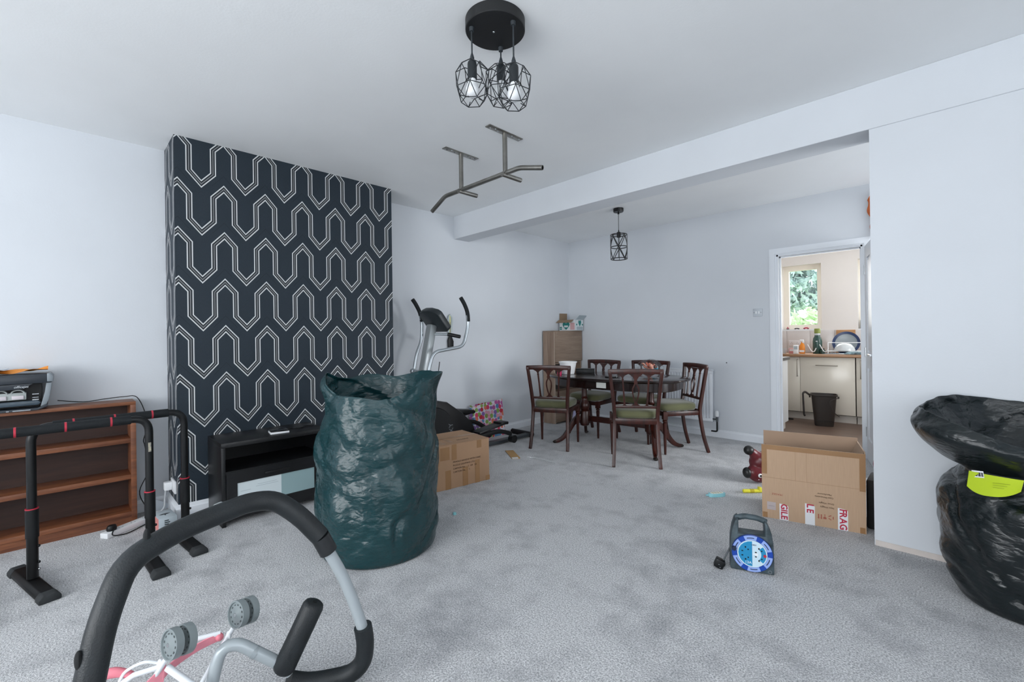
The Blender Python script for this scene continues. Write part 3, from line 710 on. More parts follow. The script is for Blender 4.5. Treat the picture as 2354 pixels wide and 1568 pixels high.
# ---------------------------------------------------------------- bookcase
K = thing('bookcase', 'low walnut veneer bookcase with three empty shelves against the left wall', 'bookcase')
bx0, bx1, by0, by1, bz = XL + .018, -3.87, -.64, .345, .808
MB().b2((bx0, by1 - .028, 0), (bx1, by1, bz - .022)).build('side_panel', WALNUT, K, bevel=.001)
MB().b2((bx0, by0, 0), (bx1, by0 + .028, bz - .022)).build('side_panel', WALNUT, K, bevel=.001)
MB().b2((bx0, by0, bz - .022), (bx1, by1, bz)).build('top_panel', WALNUT, K, bevel=.001)
for z in (.566, .326): MB().b2((bx0 + .006, by0 + .028, z - .03), (bx1 - .004, by1 - .028, z)).build('shelf', WALNUT, K, bevel=.001)
MB().b2((bx0 + .006, by0 + .028, .055), (bx1 - .002, by1 - .028, .083)).build('bottom_shelf', WALNUT, K, bevel=.001)
MB().b2((bx1 - .03, by0 + .028, 0), (bx1 - .012, by1 - .028, .055)).build('plinth', WALNUT, K, smooth=0)
MB().b2((bx0, by0 + .01, .02), (bx0 + .006, by1 - .01, bz - .022)).build('back_panel', wood_mat('dark_back_board', '#3a2219', '#291711', 'y', 1, .6), K, smooth=0)

# printer with its front open
PG = mat('printer_charcoal', '#2b3138', .35); PGL = mat('printer_grey', '#7d858b', .35); PIN = mat('printer_inside', '#0b0c0e', .5)
Pr = thing('printer', 'charcoal inkjet printer with its front flap open on the bookcase', 'printer', (0, 0, bz))
py0, py1, pxb, pxf = -.50, -.042, XL + .03, -3.848
def yz_prism(mb, poly, xa, xb):   # polygon in (y,z), extruded along x
    mb.prism(poly, 0, xb - xa, frame((xa, 0, 0), (0, 1, 0), (0, 0, 1)))
side = [(py1 - .03, .012), (py1 - .012, .06), (py1 - .002, .13), (py1, .168)]
poly = side + [(py1 - .022, .168), (py1 - .03, .1), (py1 - .05, .012)]
mb = MB(); yz_prism(mb, poly, pxb, pxf - .01); mb.build('side_cover', PGL, Pr, bevel=.002)
poly = [(2 * (py0 + py1) / 2 - y, z) for y, z in poly]
mb = MB(); yz_prism(mb, poly, pxb, pxf - .01); mb.build('side_cover', PGL, Pr, bevel=.002)
MB().b2((pxb, py0 + .045, .012), (pxb + .10, py1 - .045, .165)).build('inner_body', PIN, Pr, smooth=0)
mb = MB(); yz_prism(mb, [(py0 + .06, .0), (py1 - .06, .0), (py1 - .02, .018), (py1 - .018, .03), (py1 - .03, .03), (py1 - .06, .013), (py0 + .06, .013), (py0 + .03, .03), (py0 + .02, .018)], pxb, pxf + .012); mb.build('lower_tray', PG, Pr, bevel=.002)
mb = MB(); yz_prism(mb, [(py0 + .002, .158), (py1 - .002, .158), (py1 + .003, .17), (py1 + .003, .197), (py1 - .012, .213), (py0 + .012, .213), (py0 - .003, .197), (py0 - .003, .17)], pxb, pxf); mb.build('scanner_lid', PG, Pr, bevel=.004)
mb = MB(); yz_prism(mb, [(py1 - .02, .165), (py1 + .006, .165), (py1 + .008, .198), (py1 - .006, .216), (py1 - .02, .216)], pxb, pxf + .003); mb.build('lid_end_cap', PGL, Pr, bevel=.004)
mb = MB(); yz_prism(mb, [(py0 + .01, .152), (py1 - .075, .158), (py1 - .12, .128), (py0 + .05, .118)], pxf - .022, pxf - .006); mb.build('front_fascia', PG, Pr, bevel=.002)
text('officejet', .018, mat('silver_print', '#c6ccd0', .3), Pr, frame((pxf - .0055, py1 - .125, .141), (0, 1, 0), (0, 0, 1)), 'brand_lettering', .0004, shear=.3)
cr_ = MB(); cr_.b2((pxb + .10, -.285, .062), (pxb + .16, -.148, .105)); cr = cr_.build('cartridge_carriage', mat('carriage_grey', '#a9b0ae', .5), Pr, bevel=.003)
for yy in (-.25, -.182):
    MB().b2((pxb + .155, yy - .024, .066), (pxb + .166, yy + .024, .088)).build('cartridge', mat('cartridge_pinkish', '#cfc8cc', .5), cr, bevel=.002)
    MB().tube([(pxb + .16, yy + .026 * math.cos(a), .100 + .020 * math.sin(a)) for a in [PI * i / 10 for i in range(11)]], .004, 6).build('clip', MATS['carriage_grey'], cr)
for i, zz in enumerate((.088, .068, .055)): MB().b2((pxb + .10, -.125, zz), (pxb + .14, -.098, zz + .004)).build('metal_strip', CHROME, Pr, smooth=0)
mb = MB(); yz_prism(mb, [(-.44, .028), (-.098, .03), (-.088, .042), (-.1, .056), (-.44, .052)], pxb + .12, pxf - .01); mb.build('paper_bar', mat('slate_plastic', '#3c4a55', .3), Pr, bevel=.002)
for yy in (-.078, -.068): MB().b2((pxf - .05, yy - .003, .014), (pxf - .042, yy + .003, .062)).build('flap_arm', DGREY, Pr, smooth=0)
for a, b in ((-.2, -.13), (-.225, -.214)): MB().b2((pxf + .010, a, .003), (pxf + .0135, b, .008)).build('chrome_mark', CHROME, Pr, smooth=0)

def sheet(name, label, cat, m, c, w, h, seed, amp=.008, tilt=0, curl=0):
    mb = MB(); nx, ny = 10, 14; vs = []
    for s in (0, .0012):
        for i in range(nx + 1):
            for j in range(ny + 1):
                x = (i / nx - .5) * w; y = (j / ny - .5) * h
                z = amp * (noise.noise(Vector((x * 14, y * 12, seed))) + .6) + curl * (y / h + .5) ** 2 + tilt * (y / h + .5)
                vs.append((x, y, max(z, 0) + s))
    k = ny + 1; o_ = (nx + 1) * k
    fs = [(s * o_ + i * k + j, s * o_ + i * k + j + 1, s * o_ + (i + 1) * k + j + 1, s * o_ + (i + 1) * k + j) for s in (0, 1) for i in range(nx) for j in range(ny)]
    mb.add(vs, fs); o = mb.build(name, m, smooth=60); o.location = c; return tag(o, label, cat)
sheet('orange_envelope', 'crumpled orange envelope lying on top of the printer', 'envelope', mat('orange_paper', '#f0952c', .7, var=.06, vscale=8), (-3.95, -.165, bz + .2135), .17, .215, 2.2, .02, 0, .02)
sheet('paper_sheet', 'pale sheet of paper lying half over the orange envelope on the printer', 'paper', mat('glossy_pale_paper', '#c7d1d8', .25), (-3.95, -.35, bz + .232), .2, .26, 6.1, .004, 0, .012)

# cable from the printer over the bookcase end
tag(MB().tube(spline([(XL + .05, -.02, bz + .03), (XL + .03, .1, bz + .006), (-4.04, .2, bz + .016), (-4.05, .3, bz + .02), (-4.03, .365, bz + .012), (-3.99, .405, bz - .10), (-3.985, .41, .60), (-4.0, .395, .52), (-3.985, .40, .48), (-4.03, .42, .30), (-4.05, .375, .16), (-4.05, .40, .06), (-4.0, .43, .012)], 5), .0028, 6).build('power_cable', BLACKP), 'thin black cable looping off the end of the bookcase', 'cable')

# ---------------------------------------------------------------- dip bars
def dip_bar(label, x, ya, yb, z, fa=(0, 0)):
    r = thing('dip_bar', label, 'dip bar', (x, 0, 0)); r['group'] = 'pair of dip bars by the bookcase'
    mid = [(0, ya, .3), (0, ya, z), (0, yb, z), (0, yb, .3)]
    MB().tube(fillet(mid, .075, 8), .0185, 14).build('bent_tube', mat('satin_black_tube', '#0c0e10', .35, spec=.4), r)
    fo = MB().tube([(0, ya + .075, z), (0, yb - .075, z)], .0235, 16).build('foam_grip', FOAM, r)
    n = yb - ya - .15
    for q in (.16, .5, .84):
        MB().tube([(0, ya + .075 + n * q - .004, z), (0, ya + .075 + n * q + .004, z)], .0242, 16).build('red_ring', RED, fo)
    for s, y in ((-1, ya), (1, yb)):
        sl = MB().tube([(0, y, .385), (0, y, .245)], .0245, 16).build('sleeve', BLACKP, r)
        MB().tube([(0, y, .384), (0, y, .389)], .0250, 16).build('red_ring', RED, sl)
        MB().tube([(0, y, .36), (0, y, .045)], .0215, 16).build('lower_post', mat('black_post', '#090a0b', .35, spec=.35), r)
        for zz in (.20, .12, .085):
            MB().sphere((.012, y + .022, zz), (.007, .006, .007), 10, 6).build('bolt', CHROME if zz < .1 else BLACKP, r)
        f = MB(); 
        outl = [(-.035, .0), (.035, .0), (.035, .018), (.022, .036), (-.022, .036), (-.035, .018)]
        f.prism(outl, -.215, .215, frame((0, y, .004), (0, 1, 0), (0, 0, 1)))
        RF = Matrix.Translation((0, y, 0)) @ Matrix.Rotation(math.radians(fa[0] if s < 0 else fa[1]), 4, 'Z') @ Matrix.Translation((0, -y, 0)); f.v = [tuple(RF @ Vector(v)) for v in f.v]
        ft = f.build('foot', mat('black_foot', '#0b0c0d', .5, spec=.3), r, bevel=.004)
        for sx in (-1, 1):
            e = MB(); e.prism([(p * 1.12, q * 1.1) for p, q in outl], -.03, .03, frame((sx * .232, y, .0), (0, 1, 0), (0, 0, 1))); e.v = [tuple(RF @ Vector(v)) for v in e.v]; e.build('rubber_end', mat('worn_rubber', '#26292b', .8, var=.2, vscale=40), ft, bevel=.006)
    return r
d1 = dip_bar('black dip bar with foam grip standing in front of the bookcase, on the chimney side', -3.245, -.11, .512, .785, (11, 3))
d2 = dip_bar('black dip bar with foam grip and a small sticker on its leg', -3.115, -.31, .332, .787, (2, 2))
d1.rotation_euler = (0, 0, math.radians(3)); d2.rotation_euler = (0, 0, math.radians(1.5))
MB().box((.019, .332, .63), (.003, .012, .05)).build('sticker', mat('sticker_yellow_white', '#cfc6a8', .5, color2='#3b4656', vscale=40), d2, smooth=0)

# ---------------------------------------------------------------- extension lead, plug, small box, socket
E_ = thing('extension_lead', 'white plastic extension lead lying beside the bookcase', 'extension lead', (-3.80, .325, 0), math.radians(123))
MB().b2((-.185, -.03, 0), (.185, .03, .034)).build('socket_strip', WHITEP, E_, bevel=.006)
for i in range(4):
    xx = -.09 + i * .075
    for ddx, ddy in ((0, .010), (-.011, -.008), (.011, -.008)): MB().b2((xx + ddx - .003, ddy - .002, .0335), (xx + ddx + .003, ddy + .002, .0345)).build('pin_hole', DGREY, E_, smooth=0)
Pg = thing('mains_plug', 'black mains plug pushed into the white extension lead', 'plug', (-3.725, .209, .0355), math.radians(123))
MB().lathe([(0, 0), (.025, 0), (.027, .008), (.026, .02), (.02, .03), (0, .032)], 20, Matrix.Diagonal((1, .85, 1, 1)), cap=False).build('plug_body', BLACKP, Pg)
MB().tube(spline([(.0, -.02, .01), (-.03, -.05, -.015), (.03, -.075, -.028), (.14, -.06, -.028), (.26, -.03, -.028)], 5), .0035, 6).build('plug_cable', BLACKP, Pg)
Bx = thing('gadget_box', 'small grey and coral product box on the carpet beside the chimney breast', 'box', (-3.655, .462, 0), math.radians(4))
mb = MB(); mb.b2((-.085, -.048, 0), (.085, .048, .08)); mb.build('box_body', mat('pale_grey_box', '#b9c4ca', .4), Bx, bevel=.001)
MB().b2((-.084, -.0488, .001), (.084, -.048, .079)).build('coral_side', mat('coral_print', '#e08a84', .4), Bx, smooth=0)
MB().prism([(-.03, .0), (-.012, .012), (.012, .014), (.03, .004), (.012, -.008), (.005, -.008), (.002, -.028), (-.004, -.028), (-.004, -.008), (-.02, -.008)], 0, .0006, frame((.0, .0, .0802), (0, 1, 0), (-1, 0, 0))).build('gadget_picture', mat('dark_print', '#3b4347', .5), Bx, smooth=0)
for i in range(3): MB().b2((.0852, -.018, .035 + i * .012), (.0858, .004 + .006 * (i % 2), .042 + i * .012)).build('print_block', MATS['dark_print'], Bx, smooth=0)
So = thing('wall_socket', 'white double socket with a plugged adapter on the side of the chimney breast', 'socket', (-3.86, YC1, .20))
MB().b2((-.073, -.011, -.043), (.073, 0, .043)).build('face_plate', WHITEP, So, bevel=.003)
MB().b2((-.062, -.055, -.03), (-.012, -.011, .025)).build('adapter', WHITEP, So, bevel=.005)
MB().tube(spline([(-.04, -.045, -.03), (-.04, -.05, -.09), (-.045, -.055, -.15), (-.05, -.09, -.185)], 4), .005, 6).build('adapter_lead', mat('grey_lead', '#b9bcc0', .5), So)
o = MB(); o.prism([(0, 0), (.16, 0), (.16, .012), (.02, .10), (0, .10)], 0, .004); o = tag(o.build('cardboard_offcut', mat('white_card', '#d8dee4', .6), smooth=0), 'white card offcut leaning in the alcove corner behind the small box', 'card')
o.matrix_world = frame((-3.975, .43, .0), (-.45, .55, 0), (-.12, .1, 1))

# ---------------------------------------------------------------- TV unit
U = thing('tv_unit', 'black-brown TV bench with an open shelf and frosted glass drawer', 'tv unit')
ux0, ux1, uy0, uy1, uz = XC + .018, -3.335, .712, 1.385, .54
MB().b2((ux0, uy0, 0), (ux1, uy0 + .024, uz - .03)).build('side_panel', BLACKWOOD, U, bevel=.0015)
MB().b2((ux0, uy1 - .024, 0), (ux1, uy1, uz - .03)).build('side_panel', BLACKWOOD, U, bevel=.0015)
MB().b2((ux0, uy0, uz - .03), (ux1 + .002, uy1, uz)).build('top_panel', BLACKWOOD, U, bevel=.0015)
MB().b2((ux0, uy0 + .024, .335), (ux1 - .004, uy1 - .024, .353)).build('shelf', BLACKWOOD, U, smooth=0)
MB().b2((ux0, uy0 + .024, .03), (ux1 - .02, uy1 - .024, .05)).build('bottom_panel', BLACKWOOD, U, smooth=0)
MB().b2((ux0, uy0 + .024, .02), (ux0 + .006, uy1 - .024, uz - .03)).build('back_panel', BLACKP, U, smooth=0)
fy0, fy1, fz0, fz1, b_ = uy0 + .027, uy1 - .027, .055, .348, .062
dr = MB(); dr.b2((ux1 - .018, fy0, fz0), (ux1, fy0 + b_, fz1)); dr.b2((ux1 - .018, fy1 - b_, fz0), (ux1, fy1, fz1)); dr.b2((ux1 - .018, fy0 + b_, fz0), (ux1, fy1 - b_, fz0 + b_)); dr.b2((ux1 - .018, fy0 + b_, fz1 - b_ - .018), (ux1, fy1 - b_, fz1))
dr = dr.build('drawer_front', BLACKWOOD, U, smooth=0)
MB().b2((ux1 - .012, fy0 + b_, fz0 + b_), (ux1 - .006, fy1 - b_, fz1 - b_ - .018)).build('frosted_glass', mat('frosted_glass', '#93adb0', .35, spec=.4), dr, smooth=0)
MB().b2((ux1 - .0058, fy0 + b_ + .002, fz0 + b_ + .002), (ux1 - .0052, fy0 + b_ + .27, fz1 - b_ - .02)).build('paper_behind_glass', mat('white_paper_glass', '#d2dde0', .4), dr, smooth=0)
for i, (a, b) in enumerate(((.12, .24), (.11, .25), (.02, .08))): MB().b2((ux1 - .0051, fy0 + b_ + a, .232 - .012 * i), (ux1 - .0049, fy0 + b_ + b, .2345 - .012 * i)).build('print_line', GREYP, dr, smooth=0)
MB().b2((ux1, .965, .292), (ux1 + .012, 1.125, .308)).build('drawer_handle', BLACKM, dr, bevel=.003)
Rt = thing('set_top_box', 'small black set-top box with a white rim on the TV bench', 'set-top box', (-3.425, 1.085, uz), math.radians(-8))
MB().b2((-.05, -.06, .001), (.05, .06, .015)).build('case', WHITEP, Rt, bevel=.003)
MB().b2((-.047, -.057, .015), (.047, .057, .022)).build('lid', BLACKG, Rt, bevel=.003)
tag(MB().tube(spline([(-3.47, 1.15, uz + .010), (-3.50, 1.2, uz + .0055), (-3.47, 1.26, uz + .0055), (-3.52, 1.3, uz + .0055), (-3.50, 1.36, uz + .0055)], 6), .004, 6).build('av_cable', BLACKP), 'black cable trailing across the top of the TV bench', 'cable')
# ---------------------------------------------------------------- ab roller frame in the foreground
A = thing('ab_roller', 'ab roller exercise frame with black foam grips and grey tubing', 'exercise frame', (-1.5, .3, 0))
A.location = (0, 0, 0)
GT = mat('grey_powder_tube', '#a9b1b5', .35, .2)
top = [(-1.335, -.02, .18), (-1.370, .034, .43), (-1.396, .058, .55), (-1.448, .106, .662), (-1.50, .22, .688), (-1.538, .40, .705), (-1.535, .47, .695), (-1.508, .535, .635), (-1.48, .59, .556)]
sm = fillet(top, .05, 5)
FO = mat('worn_black_foam', '#171c1f', .5, spec=.45, var=.25, vscale=14, bump=.15, bscale=220)
MB().tube(sm, .0295, 18).build('top_foam', FO, A)
MB().tube([top[-1], Vector(top[-1]) + (Vector((-1.466, .661, .395)) - Vector(top[-1])) * .35], .0285, 18).build('foam_collar', mat('foam_collar_black', '#1b1e21', .55), A)
MB().tube(spline([(-1.478, .60, .53), (-1.466, .661, .395), (-1.452, .712, .23), (-1.451, .722, .16), (-1.458, .72, .10)], 5), .0185, 14).build('side_tube', GT, A)
MB().tube(spline([(-1.4485, .718, .215), (-1.451, .727, .15), (-1.463, .722, .085), (-1.49, .692, .046), (-1.53, .64, .034), (-1.565, .575, .040), (-1.582, .52, .068)], 6), .0295, 18).build('rocker_foam', FO, A)
MB().tube(spline([(-1.57, .525, .10), (-1.585, .495, .135), (-1.609, .434, .192), (-1.631, .385, .232), (-1.646, .345, .222), (-1.644, .322, .155), (-1.64, .30, .06), (-1.645, .25, .022), (-1.65, .12, .020), (-1.62, -.1, .021)], 6), .0185, 14).build('side_tube', GT, A)
MB().tube([(-1.608, .4335, .1925), (-1.613, .424, .199)], .0195, 14).build('tube_joint', mat('joint_grey', '#8f979b', .4), A)
pd = Vector((-1.535, .592, .318)) - Vector((-1.572, .498, .115))
p0 = Vector((-1.572, .498, .115)); p1 = p0 + pd
pts = [p0 + pd * t_ for t_ in (0, .02, .06, .5, .94, .98, 1)]
MB().tube(pts, [.026, .031, .035, .035, .035, .031, .024], 20).build('arm_pad', FO, A)
MB().tube([p1 - pd * .001, p1 + pd.normalized() * .002], .008, 12).build('pad_plug', BLACKP, A)
MB().tube(spline([(-1.335, -.02, .19), (-1.325, -.045, .1), (-1.34, -.05, .045), (-1.39, -.02, .03), (-1.45, .0, .035)], 5), .0285, 16).build('rocker_foam', FO, A)
MB().tube(spline([(-1.45, .0, .04), (-1.52, .02, .05), (-1.56, -.02, .03), (-1.62, -.1, .021)], 5), .0185, 14).build('side_tube', GT, A)
w_ = Vector((-1.527, .318, .6965)); MB().tube([w_, w_ + Vector((-.006, .012, .001))], .0303, 18).build('foam_tear', mat('torn_foam_grey', '#8b9192', .8), A)
for p_ in ((-1.394, .036, .5), (-1.487, .165, .702)):
    MB().sphere(Vector(p_) + Vector((.018, -.016, .0)), (.012, .008, .022), 10, 8).build('foam_nick', mat('foam_nick_black', '#101214', .9), A)

# ---------------------------------------------------------------- upturned doll stroller
D = thing('doll_stroller', "pink and white doll's stroller lying upside down with grey wheels in the air", 'stroller')
WT = mat('white_enamel_tube', '#e2e6ea', .3); PKF = mat('pink_fabric', '#e58f9d', .75, var=.1, vscale=20); PKD = mat('deep_pink_plastic', '#dd7d8b', .5); WG = mat('grey_wheel', '#7c8587', .4); WGD = mat('grey_wheel_inside', '#4c5355', .5)
ax = Vector((-.30, .93, -.18)).normalized()
def wheel_pair(c, r):
    c = Vector(c)
    g = MB()
    for k in (0, 1):
        o_ = c + ax * (.036 * k); Mw = frame(o_, Vector((0, 0, 1)).cross(ax), ax.cross(Vector((0, 0, 1)).cross(ax)))
        Mw = Matrix.Translation(o_) @ ax.to_track_quat('Z', 'Y').to_matrix().to_4x4()
        s = -1 if k == 0 else 1
        w = MB(); w.lathe([(.004, 0), (.006, -.003), (r * .45, .001), (r * .78, .004), (r * .86, .004), (r * .9, -.001), (r * .99, -.001), (r, .003), (r, .020), (r * .92, .022), (r * .88, .008), (0, .008)], 30, Mw, cap=False)
        wh = w.build('wheel', WG, D, smooth=45)
        for q in range(12):
            a = 2 * PI * q / 12; e = MB(); e.box((0, 0, 0), (.006, .0035, .001)); 
            Mq = Mw @ Matrix.Translation((r * .68 * math.cos(a), r * .68 * math.sin(a), .0022)) @ Matrix.Rotation(a + PI / 2, 4, 'Z')
            e.v = [tuple(Mq @ Vector(v)) for v in e.v]; e.build('slot', WGD, wh, smooth=0)
        h_ = MB(); h_.lathe([(.0, -.003), (.005, -.0028), (.006, .002)], 12, Mw, cap=False); h_.build('hub', CHROME, wh)
    MB().tube([c + ax * .010, c + ax * .045], .006, 10).build('axle', WGD, D)
wheel_pair((-1.635, .212, .315), .0425); wheel_pair((-1.700, .398, .291), .0425)
wheel_pair((-1.27, .02, .20), .0425); wheel_pair((-1.33, .21, .19), .0425)
def rod(pts, r=.0075, m=WT, nm='frame_tube'): MB().tube(pts, r, 10).build(nm, m, D)
rod([(-1.655, .232, .300), (-1.70, .195, .215), (-1.76, .15, .10), (-1.80, .12, .012)])
rod([(-1.715, .42, .275), (-1.72, .375, .215), (-1.735, .33, .13), (-1.76, .27, .012)])
rod([(-1.712, .37, .200), (-1.69, .325, .15), (-1.60, .27, .07), (-1.50, .20, .03)], .008)
rod([(-1.775, .235, .235), (-1.755, .30, .233), (-1.735, .362, .232)], .008)
rod([(-1.70, .205, .225), (-1.72, .14, .222), (-1.735, .08, .19), (-1.75, .0, .12)], .008)
rod([(-1.69, .215, .22), (-1.62, .265, .175), (-1.56, .285, .13), (-1.45, .23, .09)], .010)
rod([(-1.275, .03, .19), (-1.40, .06, .10), (-1.55, .10, .012)]); rod([(-1.335, .22, .18), (-1.45, .23, .09), (-1.58, .22, .012)])
rod(spline([(-1.70, .20, .235), (-1.715, .165, .25), (-1.735, .125, .235), (-1.74, .11, .21)], 4), .0045)
def strip(pts, w, m, nm='seat_strip'): MB().rsweep(spline(pts, 4), (w, .004), (.2, .1, 1)).build(nm, m, D, smooth=60)
strip([(-1.735, .36, .222), (-1.74, .30, .214), (-1.72, .235, .205), (-1.70, .205, .195)], .028, PKF)
strip([(-1.70, .21, .20), (-1.71, .17, .17), (-1.73, .13, .12), (-1.75, .10, .05)], .06, PKF)
MB().sphere((-1.733, .358, .222), (.016, .012, .012), 12, 8).build('joint', PKD, D)
MB().tube(spline([(-1.775, .06, .215), (-1.765, .085, .232), (-1.75, .115, .228), (-1.735, .14, .212)], 4), [.009, .013, .014, .014, .014, .014, .014, .013, .012, .011, .011, .010, .009], 12).build('handle_grip', PKD, D)
for c in ((-1.70, .2, .235), (-1.722, .383, .222), (-1.69, .335, .155)):
    MB().sphere(c, (.013, .009, .013), 10, 8).build('joint', WT, D)

# ---------------------------------------------------------------- ceiling pull-up bar
PB = thing('pull_up_bar', 'raw steel pull-up bar bolted to the ceiling', 'pull-up bar')
zb_ = 2.322
for px in (-2.640, -2.165):
    pl_ = MB(); pl_.b2((px - .024, 1.99, H - .006), (px + .024, 2.305, H)); plt = pl_.build('ceiling_plate', STEEL, PB, bevel=.001)
    for i, yy in enumerate((2.02, 2.055, 2.09, 2.21, 2.245, 2.28)):
        MB().cyl((px + (.008 if i % 2 else -.006), yy, H - .008), (px + (.008 if i % 2 else -.006), yy, H - .006), .005, n=10).build('screw', CHROME if (px > -2.4 or i == 1) else DGREY, plt)
    MB().cyl((px, 2.148, H - .006), (px, 2.148, zb_), .0165, n=18).build('post', STEEL, PB)
    st_ = MB(); st_.cyl((px, 2.12, zb_ - .012), (px, 2.30, zb_ - .012), .0165, n=18); st_.build('stub_grip', STEEL, PB)
def opentube(mb, pts, r, n=18):
    mb.tube(pts, r, n, caps=False); mb.tube([Vector(p) for p in pts][::-1], r * .85, n, caps=False)
    P_ = [Vector(p) for p in pts]
    for e, nx in ((P_[0], P_[1]), (P_[-1], P_[-2])):
        t = (e - nx).normalized(); Mq = Matrix.Translation(e) @ t.to_track_quat('Z', 'Y').to_matrix().to_4x4()
        mb.lathe([(r * .85, -.001), (r * .85, 0), (r, 0), (r, -.001)], n, Mq, cap=False)
mb = MB(); opentube(mb, fillet([(-3.03, 2.155, 2.243), (-2.845, 2.148, zb_), (-2.03, 2.148, zb_), (-1.865, 2.19, 2.288)], .03, 3), .0165); mb.build('bar', STEEL, PB)

# ---------------------------------------------------------------- three-light cluster
CL = thing('cluster_pendant', 'black round ceiling plate with three geometric wire cage pendants', 'pendant lamp', (-1.427, 1.366, H))
MB().lathe([(0, -.046), (.129, -.046), (.132, -.043), (.132, -.001), (.0, -.001)], 56, cap=False).build('ceiling_plate', mat('plate_black', '#101214', .5), CL)
MB().sphere((-.005, -.005, -.047), (.005, .005, .003), 10, 6).build('centre_screw', CHROME, CL)
def hexcage(Rm=.0735, Rt=.045, zt=0., zb_=-.135, zm1=-.028, zm2=-.108):
    """angular cage: small top hexagon, two twisted wide rings, open smaller base"""
    mb = MB(); P3 = lambda r, i, o, z: Vector((r * math.cos(PI / 3 * (i + o)), r * math.sin(PI / 3 * (i + o)), z))
    top = [P3(.042, i, 0, zt) for i in range(6)]; u = [P3(Rm, i, .5, zm1) for i in range(6)]; l = [P3(Rm, i, 0, zm2) for i in range(6)]; bt = [P3(.05, i, .5, zb_) for i in range(6)]
    seg = []
    for i in range(6):
        j = (i + 1) % 6
        if i % 2 == 0: seg += [(top[i], top[j])]
        seg += [(top[i], u[i]), (top[i], u[i - 1]), (u[i], l[i]), (u[i], l[j]), (l[i], l[j]), (l[i], bt[i]), (l[i], bt[i - 1]), (bt[i], bt[j])]
        if i % 2 == 1: seg += [(u[i], u[j])]
        e = bt[i] + (Vector((0, 0, zb_ + .028)) - bt[i]) * .45
        if i % 2 == 0: seg.append((bt[i], e))
    for a, b in seg: mb.tube([a, b], .0019, 5)
    return mb
BULB = mat('opal_bulb', '#e8eaec', .35)
for (wx, wy, zt, rot) in ((-1.480, 1.274, 2.412, .2), (-1.488, 1.458, 2.478, .6), (-1.327, 1.377, 2.374, .35)):
    lx, ly, lz = wx + 1.427, wy - 1.366, zt - H
    fx = MB(); fx.lathe([(.010, -.063), (.012, -.046)], 12, Matrix.Translation((lx, ly, 0))); fx.lathe([(.006, lz + .002), (.012, lz - .0), (.014, lz - .006)][::-1], 12, Matrix.Translation((lx, ly, 0))); fx.cyl((lx, ly, -.046), (lx, ly, lz), .0034, n=8); fx.lathe([(.009, lz), (.010, lz + .01), (.004, lz + .03)], 12, Matrix.Translation((lx, ly, 0)))
    fxo = fx.build('flex', mat('flex_dark_grey', '#2a3035', .5), CL)
    MB().lathe([(.011, lz), (.019, lz - .010), (.0205, lz - .018), (.0205, lz - .082), (.016, lz - .084)][::-1], 20, Matrix.Translation((lx, ly, 0))).build('lamp_holder', mat('holder_dark', '#1f2529', .45), CL)
    MB().lathe([(.014, lz - .08), (.016, lz - .088), (.022, lz - .105), (.029, lz - .125), (.030, lz - .135), (.026, lz - .150), (.015, lz - .160), (0, lz - .163)][::-1], 24, Matrix.Translation((lx, ly, 0)), cap=False).build('bulb', BULB, CL)
    c = hexcage(zt=lz - .018, zm1=lz - .048, zm2=lz - .128, zb_=lz - .182, Rm=.073)
    Mr = Matrix.Translation((lx, ly, 0)) @ Matrix.Rotation(rot, 4, 'Z'); c.v = [tuple(Mr @ Vector(v)) for v in c.v]
    c.build('wire_cage', mat('cage_wire', '#1d2226', .45), CL)

# ---------------------------------------------------------------- elliptical trainer
E2 = thing('elliptical_trainer', 'black and silver elliptical cross trainer in the alcove beyond the chimney breast', 'elliptical trainer')
EB = mat('trainer_black', '#0b0c0e', .45, spec=.35); EBM = mat('trainer_black_disc', '#0f1113', .55, spec=.3); EGY = mat('trainer_dark_grey', '#363c40', .45)
xc = -3.64
def yzp(poly, xa, xb, nm, m, par, bevel=.006):
    mb = MB(); mb.prism(poly, 0, xb - xa, frame((xa, 0, 0), (0, 1, 0), (0, 0, 1))); return mb.build(nm, m, par, bevel=bevel)
shell = [(2.22, .06), (2.22, .35), (2.27, .50), (2.40, .575), (2.56, .588), (2.68, .565), (2.76, .51), (2.88, .43), (3.0, .31), (3.06, .18), (3.05, .06)]
hs = yzp(shell, xc - .09, xc + .09, 'flywheel_cover', EB, E2, .02)
mb = MB(); mb.cyl((xc + .088, 2.50, .29), (xc + .102, 2.50, .29), .245, .235, n=48); mb.build('side_disc', EBM, hs)
Mt = frame((xc + .1025, 2.715, .25), (0, -.12, 1), (0, -1, -.12)); text('ROXY', .075, mat('grey_lettering', '#5d6164', .6), hs, Mt, 'side_lettering', .0005, space=1.1)
for yy, zz in ((2.54, .56), (2.40, .11)): MB().cyl((xc + .085, yy, zz), (xc + .105, yy, zz), .008, n=10).build('screw', BLACKM, hs)
rl = yzp([(2.3, .012), (3.98, .012), (3.98, .045), (2.3, .05)], xc - .045, xc + .045, 'base_rail', EGY, E2, .01)
MB().tube([(xc - .28, 3.95, .03), (xc + .06, 3.95, .03)], .03, 14).build('rear_foot', EB, E2); MB().tube([(xc - .25, 2.28, .03), (xc + .25, 2.28, .03)], .03, 14).build('front_foot', EB, E2)
